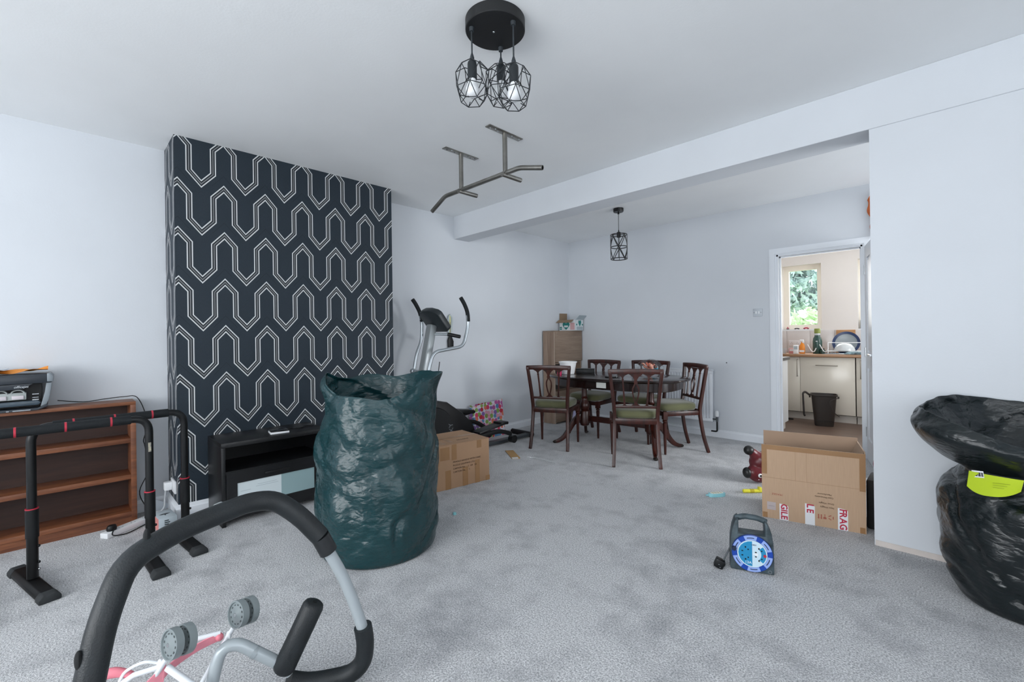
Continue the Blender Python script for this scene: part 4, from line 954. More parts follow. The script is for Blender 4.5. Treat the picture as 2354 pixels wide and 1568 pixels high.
for q, (sx, dz, dy) in enumerate(((.20, .0, 0.0), (-.20, .09, -.12))):
    x = xc + sx
    mb = MB(); mb.rsweep(spline([(x, 2.6, .2 + dz), (x, 2.95, .19 + dz), (x, 3.25, .20 + dz * .6), (x, 3.44, .145)], 4), (.05, .045), (1, 0, 0)); mb.build('foot_link', EB, E2, bevel=.008)
    py_ = 3.02 + dy; pz_ = .255 + dz
    pdl = MB(); pdl.rsweep([(x, py_ - .08, pz_ - .02), (x, py_ + .30, pz_ + .03)], (.13, .022), (1, 0, 0)); pdl.rsweep([(x, py_ + .22, pz_ + .035), (x, py_ + .33, pz_ + .03)], (.13, .03), (1, 0, 0)); pdl.build('pedal', EB, E2, bevel=.008)
    MB().cyl((x - .03, 3.47, .085), (x + .03, 3.47, .085), .042, n=22).build('roller', EB, E2)
mb = MB(); mb.rsweep([(xc - .14, 2.80, .44), (xc - .14, 3.16, .39)], (.14, .04), (1, 0, 0)); mb.build('far_pedal_tray', EB, E2, bevel=.008)
mb = MB(); mb.rsweep([(xc, 2.40, .5), (xc, 2.46, .86), (xc, 2.565, 1.33)], (.085, .075), (1, 0, 0)); mb.build('mast', mat('mast_silver', '#9ba1a3', .35, .5), E2, bevel=.012)
# console: wedge tilted to the rider
Mc = frame((xc + .02, 2.585, 1.375), (1, .0, 0), (0, .62, -.78))
cs = MB(); ol = [(-.15, -.085), (-.11, -.125), (-.04, -.14), (.05, -.135), (.13, -.11), (.16, -.08), (.16, .10), (.13, .125), (-.13, .125), (-.15, .10)]
cs.prism(ol, -.035, .03, Mc); con = cs.build('console', mat('console_charcoal', '#23292c', .4), E2, bevel=.012)
cs = MB(); cs.prism([(-.11, -.08), (.12, -.08), (.12, .05), (-.11, .05)], .030, .033, Mc); cs.build('screen', BLACKG, con, smooth=0)
MB().tube([(xc, 2.56, 1.24), (xc + .16, 2.64, 1.235)], .013, 12).build('pulse_bar', SILVER, E2); MB().tube([(xc + .16, 2.64, 1.235), (xc + .27, 2.70, 1.21)], .018, 14).build('pulse_grip', BLACKP, E2)
MB().tube([(xc, 2.56, 1.24), (xc - .16, 2.64, 1.235)], .013, 12).build('pulse_bar', SILVER, E2); MB().tube([(xc - .16, 2.64, 1.235), (xc - .27, 2.70, 1.21)], .018, 14).build('pulse_grip', BLACKP, E2)
ra = fillet([(-3.42, 2.30, .55), (-3.42, 2.37, .92), (-3.42, 2.42, 1.07), (-3.42, 2.78, 1.115), (-3.42, 2.845, 1.32), (-3.42, 2.835, 1.45)], .07, 6)
MB().tube(ra, .0165, 14).build('swing_arm', SILVER, E2)
MB().tube(spline([(-3.42, 2.845, 1.36), (-3.42, 2.836, 1.45), (-3.42, 2.80, 1.53), (-3.42, 2.755, 1.592)], 5), .020, 14).build('swing_grip', FOAM, E2)
la = fillet([(-3.86, 2.44, .55), (-3.86, 2.50, .9), (-3.86, 2.53, 1.05), (-3.86, 2.59, 1.17), (-3.86, 2.60, 1.35), (-3.86, 2.58, 1.43)], .07, 6)
MB().tube(la, .0165, 14).build('swing_arm', SILVER, E2)
MB().tube(spline([(-3.86, 2.598, 1.37), (-3.86, 2.575, 1.46), (-3.86, 2.53, 1.54), (-3.86, 2.49, 1.592)], 5), .020, 14).build('swing_grip', FOAM, E2)
for x, y in ((-3.42, 2.345), (-3.86, 2.48)):
    MB().cyl((xc, y + .02, .87), (x, y, .87), .016, n=14).build('pivot_bar', SILVER, E2); MB().sphere((x, y, .87), (.03, .028, .03), 14, 10).build('pivot_cap', SILVER, E2)
MB().tube([(-3.47, 2.51, .86), (-3.46, 2.52, .975)], .004, 8).build('locking_pin', BLACKM, E2)
# ornament hung on the wall behind the trainer
Hg = thing('wall_charm', 'small hanging charm of ribbon and dark tassel on the wall behind the trainer', 'ornament', (XL + .004, 3.12, 1.22))
MB().tube(spline([(.012, 0, .22), (.015, .004, .1), (.012, -.006, .0)], 5), .004, 6).build('cord', DGREY, Hg)
for s, mm in ((-1, mat('pale_ribbon', '#b9c4c6', .6)), (1, MATS['pale_ribbon']), (0, mat('yellow_ribbon', '#d0cf9c', .6))):
    mb = MB(); mb.rsweep(spline([(.014, s * .004, .24), (.016, s * .03, .18 + .02 * s), (.014, s * .022, .08), (.012, s * .012, .0)], 5), (.022, .003), (0, 1, 0)); mb.build('ribbon', mm, Hg, smooth=60)
mb = MB(); mb.prism([(-.03, -.16), (.04, -.16), (.045, -.06), (.01, .02), (-.01, .02), (-.035, -.05)], 0, .02, frame((.004, 0, 0), (0, 1, 0), (0, 0, 1))); mb.build('tassel', BLACKP, Hg, bevel=.006)
MB().cyl((0, 0, .24), (.018, 0, .25), .004, n=8).build('hook', CHROME, Hg)
# ---------------------------------------------------------------- woven rubbish sacks
def sack_mat(name, c1, c2, rough=.3):
    m, n, b = newmat(name, rough)
    v = n.mapping(); v2 = n.mapping((1, 1, 1.8))
    def ridge(vec, sc, det=2):
        return n.op('ABSOLUTE', n.op('SUBTRACT', n.noise(vec, sc, det, .5), .5))
    vo = n.nt.nodes.new('ShaderNodeTexVoronoi'); vo.feature = 'DISTANCE_TO_EDGE'; vo.inputs['Scale'].default_value = 9
    wrp = n.nt.nodes.new('ShaderNodeVectorMath'); wrp.operation = 'ADD'; nz3 = n.nt.nodes.new('ShaderNodeTexNoise'); nz3.inputs['Scale'].default_value = 5; n.nt.links.new(v, nz3.inputs['Vector'])
    sc = n.nt.nodes.new('ShaderNodeVectorMath'); sc.operation = 'SCALE'; sc.inputs[3].default_value = .12; n.nt.links.new(nz3.outputs[1], sc.inputs[0])
    n.nt.links.new(v2, wrp.inputs[0]); n.nt.links.new(sc.outputs[0], wrp.inputs[1]); n.nt.links.new(wrp.outputs[0], vo.inputs['Vector'])
    cre = n.ramp(vo.outputs['Distance'], 0, .12)
    wv = n.nt.nodes.new('ShaderNodeTexWave'); wv.bands_direction = 'Z'; wv.inputs['Scale'].default_value = 150; wv.inputs['Distortion'].default_value = 1.5; n.nt.links.new(v, wv.inputs['Vector'])
    h = n.op('ADD', n.op('ADD', n.op('MULTIPLY', ridge(v2, 8), 1.1), n.op('MULTIPLY', ridge(v2, 30), .26)), n.op('ADD', n.op('MULTIPLY', cre, .05), n.op('MULTIPLY', wv.outputs[1], .008)))
    n.nt.links.new(n.mix(n.noise(v, 3, 3), lin(c1), lin(c2)), b.inputs['Base Color'])
    n.nt.links.new(n.bump(h, .5, .03), b.inputs['Normal'])
    b.inputs['Specular IOR Level'].default_value = .6
    return m
SACK = sack_mat('dark_green_woven_plastic', '#0a2a2f', '#103c40', .24)
SACK2 = sack_mat('black_green_woven_plastic', '#060d0f', '#0b181b', .27)
dg = math.radians
def fold(p, seed):
    q = p + Vector((seed, 0, 0)); f = 0
    for sc_, am in ((3.6, .040), (8.0, .017), (17., .005)):
        n_ = noise.noise(q * sc_); f += (abs(n_) - .2) * am
    # long diagonal creases
    n_ = noise.noise(Vector((p.x * 2.2 + p.z * 2.0 + seed, p.y * 2.2, p.z * 1.2))); f -= max(0, .06 - abs(n_)) * .22
    return f
def sack(name, label, cat, c, rows, m, na=220, seed=0., lobe=None, clampy=None, fam=1.0, sub=8):
    """rows: (z, radius, lobe weight, inside?) control rings interpolated smoothly; z may be a function of the angle"""
    R = []
    for i in range(len(rows) - 1):
        p0, p1, p2, p3 = rows[max(0, i - 1)], rows[i], rows[i + 1], rows[min(len(rows) - 1, i + 2)]
        for k in range(sub):
            t = k / sub
            R.append(tuple((p0, p1, p2, p3, t)))
    def cr(p0, p1, p2, p3, t): return .5 * (2 * p1 + (p2 - p0) * t + (2 * p0 - 5 * p1 + 4 * p2 - p3) * t * t + (3 * p1 - p0 - 3 * p2 + p3) * t ** 3)
    R.append((rows[-2], rows[-1], rows[-1], rows[-1], 0))
    vs = []
    for p0, p1, p2, p3, t in R:
        for j in range(na):
            a = 2 * PI * j / na
            zz = [q[0](a) if callable(q[0]) else q[0] for q in (p0, p1, p2, p3)]
            rr = [q[1](a) if callable(q[1]) else q[1] for q in (p0, p1, p2, p3)]
            z = cr(*zz, t); r = cr(*rr, t)
            base = Vector((r * math.cos(a), r * math.sin(a), z)); f = fold(base, seed) * fam * min(1, z * 9)
            r += f
            x = r * math.cos(a); y = r * math.sin(a)
            if clampy is not None and c[1] + y > clampy: y = clampy - c[1] - .004 * (1 + noise.noise(Vector((a * 5, z * 9, 0))))
            vs.append((x, y, max(.0015, z + f * .5)))
    nr = len(R)
    fs = [(i * na + j, i * na + (j + 1) % na, (i + 1) * na + (j + 1) % na, (i + 1) * na + j) for i in range(nr - 1) for j in range(na)]
    fs.append(tuple(range(na - 1, -1, -1))); fs.append(tuple((nr - 1) * na + j for j in range(na)))
    mb = MB(); mb.add(vs, fs); r_ = thing(name, label, cat, c)
    mb.build('sack_body', m, r_, smooth=70); return r_
cosp = lambda a, d, p=1: max(0, math.cos(a - dg(d))) ** p
# angles: 0 = +x; for the tall sack the camera sees its left side at 242 deg, near side 332, right side 62, far side 152
ovl = lambda a: 1 - .05 * math.cos(2 * (a - dg(332)))
zr = lambda a: .958 - .085 * cosp(a, 318, 1.3) + .028 * cosp(a, 238, 8) + .03 * cosp(a, 62, 3) + .008 * math.sin(5 * a)
s1 = sack('rubbish_sack', 'tall dark green woven plastic sack standing open in the middle of the carpet', 'sack', (-2.405, 1.305, 0),
    [(0, .28, 0), (.012, .318, 0), (.10, .334, 0), (.25, .338, 0), (.40, .331, 0), (.55, lambda a: .322 * ovl(a), 0), (.70, lambda a: (.315 - .022 * cosp(a, 242)) * ovl(a), 0),
     (lambda a: zr(a) - .13, lambda a: (.308 + .006 * cosp(a, 62, 2) - .035 * cosp(a, 242)) * ovl(a), 0), (lambda a: zr(a) - .05, lambda a: (.305 + .026 * cosp(a, 62, 2) - .042 * cosp(a, 242)) * ovl(a), 0), (zr, lambda a: (.300 + .048 * cosp(a, 62, 2) - .04 * cosp(a, 242)) * ovl(a), 0),
     (lambda a: zr(a) + .002, lambda a: (.294 + .046 * cosp(a, 62, 2) - .04 * cosp(a, 242)) * ovl(a), 0), (lambda a: zr(a) - .06, lambda a: .28 * ovl(a), 0), (lambda a: zr(a) - .2, .25, 0), (.68, .22, 0), (.64, .05, 0)], SACK, seed=1.7)
LFT = 222
lf = lambda a, p=3: cosp(a, LFT, p)
zc2 = lambda a: .785 + .085 * math.cos(a - dg(130)) + .035 * lf(a, 2) + .008 * math.sin(5 * a + 1)
zk = lambda k: (lambda a: .635 + (zc2(a) - .635) * k)
s2 = sack('rubbish_sack', 'black-green plastic sack with a lime label slumped against the divider wall', 'sack', (.225, 2.93, 0),
    [(0, .185, 0), (.015, .215, 0), (.12, .25, 0), (.28, .280, 0), (.42, .288, 0), (.50, .272, 0), (.565, .225, 0), (.60, lambda a: .20 + .03 * lf(a), 0),
     (.635, lambda a: .225 + .07 * lf(a, 2), 0), (zk(.35), lambda a: .25 + .12 * lf(a, 2), 0), (zk(.72), lambda a: .265 + .15 * lf(a, 2), 0), (zc2, lambda a: .265 + .12 * lf(a, 2), 0),
     (lambda a: zc2(a) + .004, lambda a: .258 + .115 * lf(a, 2), 0), (zk(.7), lambda a: .24 + .11 * lf(a, 2), 0), (zk(.3), lambda a: .20 + .06 * lf(a), 0), (.625, .12, 0), (.62, .03, 0)], SACK2, seed=5.3, clampy=3.205, fam=1.15)
LIME = mat('lime_label', '#b9cf26', .45, var=.04)
mb = MB(); nx, ny = 16, 8; vs = []
for s in (0, .0015):
    for i in range(nx + 1):
        u = i / nx - .5
        for j in range(ny + 1):
            v = j / ny - .5; bow = -.35 * u * u
            lo = -.032 + .030 * (abs(u) * 2) ** 2.5; hi = .05 - .016 * u
            z = lo + (hi - lo) * (v + .5)
            vs.append((u * .20, bow * .2 + s - .02 * v, z))
k = ny + 1; o_ = (nx + 1) * k
mb.add(vs, [(s * o_ + i * k + j, s * o_ + i * k + j + 1, s * o_ + (i + 1) * k + j + 1, s * o_ + (i + 1) * k + j) for s in (0, 1) for i in range(nx) for j in range(ny)])
lb = mb.build('lime_label', LIME, s2, smooth=60)
LP = Vector((.108, 2.622, .565))
lb.location = LP - Vector(s2.location); lb.rotation_euler = (dg(-16), dg(6), dg(40))
lw = MB().b2((-.078, -.014, .036), (-.035, -.0125, .062)).build('barcode_panel', WHITEP, lb, smooth=0)
for i in range(9): MB().b2((-.074 + i * .004, -.0146, .04), (-.0725 + i * .004 + .001 * (i % 3), -.0142, .056)).build('barcode_line', BLACKP, lb, smooth=0)
for i in range(3): MB().b2((-.005, -.0128 + .001 * i, .020 - .009 * i), (.06 - .012 * i, -.0122 + .001 * i, .0215 - .009 * i)).build('print_line', mat('olive_print', '#8f9f1e', .5), lb, smooth=0)

# ---------------------------------------------------------------- taped carton beside the sack
def boxframe(p, q):   # local x along p->q
    p = Vector(p); q = Vector(q); return math.atan2(q.y - p.y, q.x - p.x)
bp, bq = Vector((-2.857, 2.040, 0)), Vector((-2.795, 2.535, 0)); Lb = (bq - bp).length; Hb = .348; Db = .43
CB = thing('cardboard_box', 'closed brown cardboard box sealed with strips of tape beside the green sack', 'box', bp, boxframe(bp, bq))
# local: x 0..Lb along the front face, y 0..Db going back, front face at y=0
mb = MB(); mb.b2((0, 0, 0), (Lb, Db, Hb)); mb.build('box_body', CARD2, CB, bevel=.004)
for x0_, x1_ in ((0, Lb),):
    f = MB(); f.b2((.002, .002, Hb), (Lb - .002, Db / 2 - .003, Hb + .004)); f.build('top_flap', CARD2, CB, smooth=0); f = MB(); f.b2((.002, Db / 2 + .003, Hb), (Lb - .002, Db - .002, Hb + .003)); f.build('top_flap', CARD2, CB, smooth=0)
def tp(lo, hi, nm='tape', m=TAPE): MB().b2(lo, hi).build(nm, m, CB, smooth=0)
tp((.075, -.001, 0), (.125, 0.0002, .15)); tp((.235, -.001, 0), (.285, .0002, .15)); tp((.355, -.001, 0), (.40, .0002, .19)); tp((.135, -.001, .225), (.18, .0002, Hb)); tp((.03, -.001, .235), (.115, .0002, Hb - .012)); tp((.375, -.001, .285), (.42, .0002, Hb))
tp((.46, -.001, 0), (Lb + .001, .0002, .04)); tp((-.001, -.0012, .20), (.02, .0002, Hb))
tp((.03, .03, Hb + .004), (.11, Db - .04, Hb + .0048)); tp((.0, Db / 2 - .025, Hb + .0042), (Lb, Db / 2 + .025, Hb + .0052))
tp((.155, .06, Hb + .0041), (.19, .19, Hb + .0049))
INK = mat('brown_ink', '#4c3626', .8)
for i, (s_, w_) in enumerate((('FRAGILE HANDLE WITH CARE', 0), ('PUZZLE LIGHTING LTD', 0), ('CARTON No. :  1.  OF.  2A', 0), ('CARTON No.  :   1.', 0))):
    text(s_, .0195, INK, CB, frame((.145, -.0013, .208 - i * .027), (1, 0, 0), (0, 0, 1)), 'box_lettering', .0003, 'LEFT')
text('FRAGILE', .03, INK, CB, frame((.30, .10, Hb + .0045), (1, 0, 0), (0, 1, 0)), 'box_lettering', .0003)

# ---------------------------------------------------------------- big open carton in the archway
gp, gq = Vector((-.897, 3.222, 0)), Vector((-.372, 3.345, 0)); Lg = (gq - gp).length; Hg_, Dg = .475, .34
G = thing('moving_box', 'large open cardboard moving box with red FRAGILE tape under the archway', 'box', gp, boxframe(gp, gq))
t_ = .006
MB().b2((0, 0, 0), (Lg, t_, Hg_)).build('front_panel', CARD, G, smooth=0)
MB().b2((0, Dg - t_, 0), (Lg, Dg, Hg_ + .03)).build('back_panel', CARDIN, G, smooth=0)
MB().b2((0, t_, 0), (t_, Dg - t_, Hg_ - .06)).build('side_panel', CARDIN, G, smooth=0)
MB().b2((Lg - t_, t_, 0), (Lg, Dg - t_, Hg_ + .01)).build('side_panel', CARDIN, G, smooth=0)
MB().b2((t_, t_, 0), (Lg - t_, Dg - t_, t_)).build('bottom_panel', CARDIN, G, smooth=0)
f_ = MB(); f_.rsweep([(Lg - .004, Dg * .5, Hg_ + .01), (Lg - .05, Dg * .5, Hg_ - .10)], (Dg * .8, .004), (0, 1, 0)); f_.build('inner_flap', CARDIN, G, smooth=0)
def gp_(lo, hi, nm, m): return MB().b2((lo[0], -.0012, lo[1]), (hi[0], .0002, hi[1])).build(nm, m, G, smooth=0)
gp_((0, Hg_ - .03), (Lg, Hg_), 'tape', TAPE); gp_((.0, Hg_ - .19), (.03, Hg_ - .03), 'tape', TAPE); gp_((Lg - .03, Hg_ - .225), (Lg, Hg_ - .03), 'tape', TAPE)
gp_((.004, .0), (.03, .035), 'tape', TAPE); gp_((Lg - .03, .0), (Lg - .005, .035), 'tape', TAPE)
gp_((.0, .262), (Lg, .2635), 'crease_line', mat('card_crease', '#9d7f62', .9)); gp_((.185, .262), (.1862, Hg_ - .03), 'crease_line', MATS['card_crease']); gp_((.245, .262), (.2462, Hg_ - .03), 'crease_line', MATS['card_crease'])
FT = mat('white_tape', '#dfe1e4', .35); FR = mat('fragile_red', '#b51f3d', .5)
def ftape(x0_, x1_, z1_, letters, zs, skew=0.):
    mb = MB(); mb.prism([(x0_, 0), (x1_, 0), (x1_, z1_ - .012), ((x0_ + x1_) / 2 + .01, z1_ - .004), (x0_, z1_)], 0, .0012, frame((0, -.0, 0), (1, 0, 0), (0, 0, 1)))
    tpp = mb.build('fragile_tape', FT, G, smooth=0)
    for ch_, zc in zip(letters, zs):
        text(ch_, .050, FR, tpp, frame(((x0_ + x1_) / 2, -.0016, zc), (0, 0, -1), (1, 0, 0)), 'fragile_letter', .0004, bold=.025)
# reads downwards: letters rotated a quarter turn clockwise
ftape(.097, .146, .103, 'GILE', (.086, .062, .043, .018))
ftape(.235, .286, .130, 'LE', (.118, .086))
ftape(.402, .452, .132, 'FRAG', (.117, .092, .056, .020))
gp_((.028, .055), (.077, .105), 'paper_label', mat('lilac_grey_label', '#b5a9a8', .6)); gp_((.036, .078), (.070, .080), 'label_line', MATS['dark_print'])
def up(s_, x, z, sz, m): text(s_, sz, m, G, frame((x, -.0015, z), (-1, 0, 0), (0, 0, -1)), 'upside_down_lettering', .0003)
RI = mat('faded_red_ink', '#a5604e', .8)
up('FRAGILE', .085, .160, .016, RI); up('Manufacturer', .336, .203, .0135, INK); up('Case Dimensions', .334, .184, .0135, INK); up('Gross Weight', .346, .148, .0135, INK); up('Nett Weight', .349, .124, .0135, INK)
for xx in (.305, .319):
    MB().prism([(-.003, -.014), (.003, -.014), (.003, .008), (.006, .008), (0, .016), (-.006, .008), (-.003, .008)], 0, .0008, frame((xx, -.0002, .062), (-1, 0, 0), (0, 0, -1))).build('arrow_symbol', RI, G, smooth=0)
MB().prism([(-.004, -.014), (.004, -.014), (.0015, -.009), (.0015, 0), (.008, .004), (.008, .014), (-.008, .014), (-.008, .004), (-.0015, 0), (-.0015, -.009)], 0, .0008, frame((.337, -.0002, .064), (-1, 0, 0), (0, 0, -1))).build('glass_symbol', RI, G, smooth=0)
for q in range(3):
    a = 2 * PI * q / 3; MB().box((.368 + .011 * math.cos(a), -.0008, .064 + .011 * math.sin(a)), (.016, .0008, .005), Matrix.Rotation(-a + PI / 2, 3, 'Y')).build('recycle_symbol', RI, G, smooth=0)

# things beside / behind the moving box
def blob(name, parts, m, par, vox=.008, smooth_it=6):
    mb = MB()
    for c, r, Mr in parts: mb.sphere(c, r, 20, 14, Mr)
    o = mb.build(name, m, par, smooth=80)
    md = o.modifiers.new('remesh', 'REMESH'); md.mode = 'VOXEL'; md.voxel_size = vox; md.use_smooth_shade = True
    m2 = o.modifiers.new('smooth', 'SMOOTH'); m2.factor = .5; m2.iterations = smooth_it
    dgp = bpy.context.evaluated_depsgraph_get(); me = bpy.data.meshes.new_from_object(o.evaluated_get(dgp)); old = o.data
    o.modifiers.clear(); o.data = me; bpy.data.meshes.remove(old); me.name = name
    if not me.materials: me.materials.append(m)
    me.shade_smooth(); return o
Ho = thing('bouncy_animal', 'maroon inflatable bouncy animal with black hooves tipped over behind the moving box', 'toy', (-1.11, 3.93, 0), dg(45))
# local x = camera right, y = away, lying on its back
MAR = mat('maroon_vinyl', '#5e1a22', .35, spec=.5); HOOF = mat('black_vinyl', '#141414', .4)
parts = [((.06, .02, .165), (.13, .085, .085), None), ((.0, .0, .075), (.09, .07, .07), None), ((-.045, .0, .085), (.06, .055, .058), None),
         ((-.05, .01, .245), (.052, .035, .035), Matrix.Rotation(.6, 3, 'Y')), ((-.02, .01, .21), (.05, .045, .05), None), ((.05, .0, .19), (.09, .07, .06), None), ((.16, .03, .14), (.09, .08, .08), None), ((.18, .01, .25), (.045, .035, .06), None)]
blob('toy_body', parts, MAR, Ho)
for c, r in (((-.078, .01, .262), (.040, .038, .038)), ((-.100, -.0, .085), (.033, .040, .043)), ((.19, .01, .30), (.04, .036, .03))): MB().sphere(c, r, 18, 12).build('hoof', HOOF, Ho, smooth=80)
ey = MB().sphere((-.028, -.060, .078), (.017, .010, .017), 16, 10).build('eye', WHITEP, Ho); MB().sphere((-.027, -.0695, .078), (.009, .004, .009), 14, 8).build('pupil', BLACKG, ey)
MB().sphere((-.035, -.050, .045), (.006, .006, .006), 10, 8).build('nostril', WHITEP, Ho)
# yellow toy
Ye = thing('yellow_toy', 'yellow plastic toy handle on the carpet poking out from behind the moving box', 'toy', (-1.075, 3.655, 0), dg(44))
YM = mat('yellow_plastic', '#d8d23a', .4, var=.08)
mb = MB(); mb.tube(spline([(-.08, 0, .015), (-.06, 0, .016), (-.02, 0, .015), (.02, 0, .016), (.10, .0, .018)], 4), [.010] + [.014] * 15 + [.016], 12); mb.build('handle', YM, Ye)
MB().tube([(-.03, 0, .0155), (.0, 0, .0155)], .0148, 12).build('grip_band', mat('mustard_plastic', '#b2a21c', .45), Ye)
MB().box((.045, .0, .03), (.02, .03, .03)).build('cog', YM, Ye, bevel=.004)
# light blue toy phone
Bl = thing('toy_phone', 'pale blue toy phone lying face up on the open carpet', 'toy', (-1.252, 3.402, 0), dg(52))
mb = MB(); mb.prism([(.065 * math.copysign(abs(math.cos(a)) ** .7, math.cos(a)), .026 * math.copysign(abs(math.sin(a)) ** .8, math.sin(a))) for a in [2 * PI * i / 32 for i in range(32)]], 0, .024); mb.tube([(-.06, 0, .012), (-.085, .0, .012)], [.008, .006], 10); mb.build('phone_body', mat('pale_blue_plastic', '#8fc9d2', .35), Bl, bevel=.005)
mb = MB(); mb.prism([(.05 * math.copysign(abs(math.cos(a)) ** .7, math.cos(a)), .019 * math.copysign(abs(math.sin(a)) ** .8, math.sin(a))) for a in [2 * PI * i / 32 for i in range(32)]], .024, .0265); fp = mb.build('face_plate', mat('cream_white_plastic', '#e9e7da', .4), Bl, smooth=0)
for i in range(4):
    for j in (-1, 0, 1): MB().cyl((-.03 + i * .02, j * .010, .0265), (-.03 + i * .02, j * .010, .0275), .003, n=8).build('button', MATS['mustard_plastic'] if (i + j) % 2 else MGREY, fp)
# stuffed shapes behind the divider
tk = thing('toy_fruit', 'magenta and green soft toy wedged between the moving box and the wall', 'toy', (-.305, 3.56, .30))
MB().sphere((0, 0, .075), (.055, .06, .075), 18, 12).build('toy_body', mat('magenta_plush', '#8f1550', .8), tk); MB().sphere((-.005, 0, .155), (.045, .045, .022), 16, 8).build('toy_leaf', mat('green_plush', '#1e6b43', .8), tk); MB().lathe([(.03, .17), (.018, .19), (.004, .22), (0, .222)], 14, cap=False).build('toy_tip', WHITEP, tk)
ck = thing('black_holdall', 'black holdall standing behind the divider wall next to the moving box', 'bag', (-.285, 3.56, 0))
mb = MB(); mb.b2((-.098, -.115, 0), (.17, .11, .298)); mb.build('bag_body', mat('black_nylon', '#0b0c0d', .7, bump=.2, bscale=120), ck, bevel=.012, seg=3); MB().tube(spline([(-.03, -.112, .2), (-.03, -.125, .26), (.08, -.125, .26), (.08, -.112, .2)], 5), .008, 8).build('bag_handle', BLACKP, ck)

# gift bag against the left wall
Gb = thing('gift_bag', 'glossy gift bag with multicoloured heart print leaning on the left wall', 'gift bag', (-3.99, 3.60, 0), 0)
def confetti():
    m, n, b = newmat('multicolour_heart_print', .3)
    v = n.mapping((1, 1, 1)); vo = n.nt.nodes.new('ShaderNodeTexVoronoi'); vo.inputs['Scale'].default_value = 21; vo.inputs['Randomness'].default_value = .55; n.nt.links.new(v, vo.inputs['Vector'])
    hs_ = n.nt.nodes.new('ShaderNodeSeparateColor'); hs_.mode = 'RGB'; n.nt.links.new(vo.outputs['Color'], hs_.inputs[0])
    rp = n.nt.nodes.new('ShaderNodeValToRGB'); rp.color_ramp.interpolation = 'CONSTANT'
    cols = ['#d8466c', '#5d8fb8', '#b95b9c', '#e07a5f', '#8fae5a', '#c23a48', '#8d6bb0', '#e2a4b8']
    while len(rp.color_ramp.elements) < len(cols): rp.color_ramp.elements.new(.5)
    for i, e in enumerate(rp.color_ramp.elements): e.position = i / len(cols); e.color = (*lin(cols[i]), 1)
    n.nt.links.new(hs_.outputs[0], rp.inputs[0])
    n.nt.links.new(n.mix(n.op('LESS_THAN', vo.outputs['Distance'], .58), lin('#dcd9e2'), rp.outputs[0]), b.inputs['Base Color']); return m
HB = confetti()
gw, gd, gh = .25, .055, .40
mb = MB(); 
V8 = [(-gd, -gw, 0), (gd * .9, -gw, 0), (gd * .9, gw, 0), (-gd, gw, 0), (-gd, -gw + .02, gh), (-gd * .1, -gw + .03, gh - .01), (-gd * .1, gw, gh + .035), (-gd, gw, gh + .02)]
mb.add(V8, [(0, 1, 5, 4), (1, 2, 6, 5), (2, 3, 7, 6), (3, 0, 4, 7), (0, 3, 2, 1)]); ob = mb.build('bag_body', HB, Gb, smooth=0); sd = ob.modifiers.new('solid', 'SOLIDIFY'); sd.thickness = .002
MB().tube(spline([(-gd * .1 + .004, -.08, gh - .02), (-.0, -.07, gh - .10), (.02, 0, gh - .14), (0, .07, gh - .10), (-gd * .1 + .004, .08, gh)], 5), .003, 6).build('ribbon_handle', PKD, Gb)
mb = MB(); mb.rsweep(spline([(.0, gw - .02, .16), (.02, gw + .01, .07), (.03, gw + .03, .004)], 5), (.012, .002), (1, .4, 0)); mb.build('ribbon_tail', PKD, Gb, smooth=0)

# odds and ends on the carpet
o = MB().prism([(-.17, -.042), (.16, -.045), (.17, .03), (.15, .042), (-.16, .044)], 0, .004).build('card_strip', mat('corrugated_offcut', '#b08c5e', .85, var=.08), smooth=0)
o.location = (-3.20, 3.225, .0); o.rotation_euler = (0, 0, dg(-32)); tag(o, 'brown cardboard strip lying on the carpet near the trainer', 'card')
MB().b2((.12, -.04, .004), (.165, .02, .0055)).build('white_sticker', WHITEP, o, smooth=0)
tag(MB().tube(spline([(-3.02, 3.245, .004), (-2.99, 3.27, .005), (-2.985, 3.25, .004), (-2.95, 3.28, .004), (-2.84, 3.282, .003), (-2.69, 3.283, .003)], 5), .0026, 6).build('white_string', WHITEP), 'short piece of white string on the carpet in front of the dining chairs', 'string')
tag(MB().lathe([(0, 0), (.012, 0), (.013, .004), (.012, .013), (.008, .016), (0, .016)], 16, Matrix.Translation((-2.415, 1.866, 0)), cap=False).build('bottle_cap', mat('pale_turquoise_plastic', '#8fcfd4', .35)), 'tiny pale turquoise cap lying alone on the carpet', 'cap')

# ---------------------------------------------------------------- cable reel
rp0, rq0 = Vector((-.818, 2.395, 0)), Vector((-.636, 2.468, 0))
Re = thing('cable_reel', 'dusty dark extension cable reel with a blue and white socket face', 'cable reel', (rp0 + rq0) / 2, boxframe(rp0, rq0))
RB = mat('dusty_teal_plastic', '#1f2b31', .55, color2='#4f5d63', vscale=22)
Wr, Hr, Dr = .098, .262, .085       # half width, height, depth
out_ = [(-Wr, 0), (Wr, 0), (Wr, .10), (Wr * .98, .155), (Wr * .9, .205), (Wr * .74, .245), (Wr * .6, .258), (Wr * .6, .215), (Wr * .62, .185), (-Wr * .62, .185), (-Wr * .6, .215), (-Wr * .6, .262), (-Wr * .76, .25), (-Wr * .9, .205), (-Wr * .98, .155), (-Wr, .10)]
Mf = frame((0, 0, 0), (1, 0, 0), (0, 0, 1))   # prism z axis = -y (towards viewer)
mb = MB(); mb.prism(out_, -Dr, 0, Mf); mb.build('housing', RB, Re, bevel=.006)
mb = MB(); mb.tube(spline([(-Wr * .72, Dr * .5, .248), (-.03, Dr * .5, .262), (.0, Dr * .5, .262), (.03, Dr * .5, .260), (Wr * .72, Dr * .5, .246)], 5), .014, 12); mb.build('carry_handle', RB, Re)
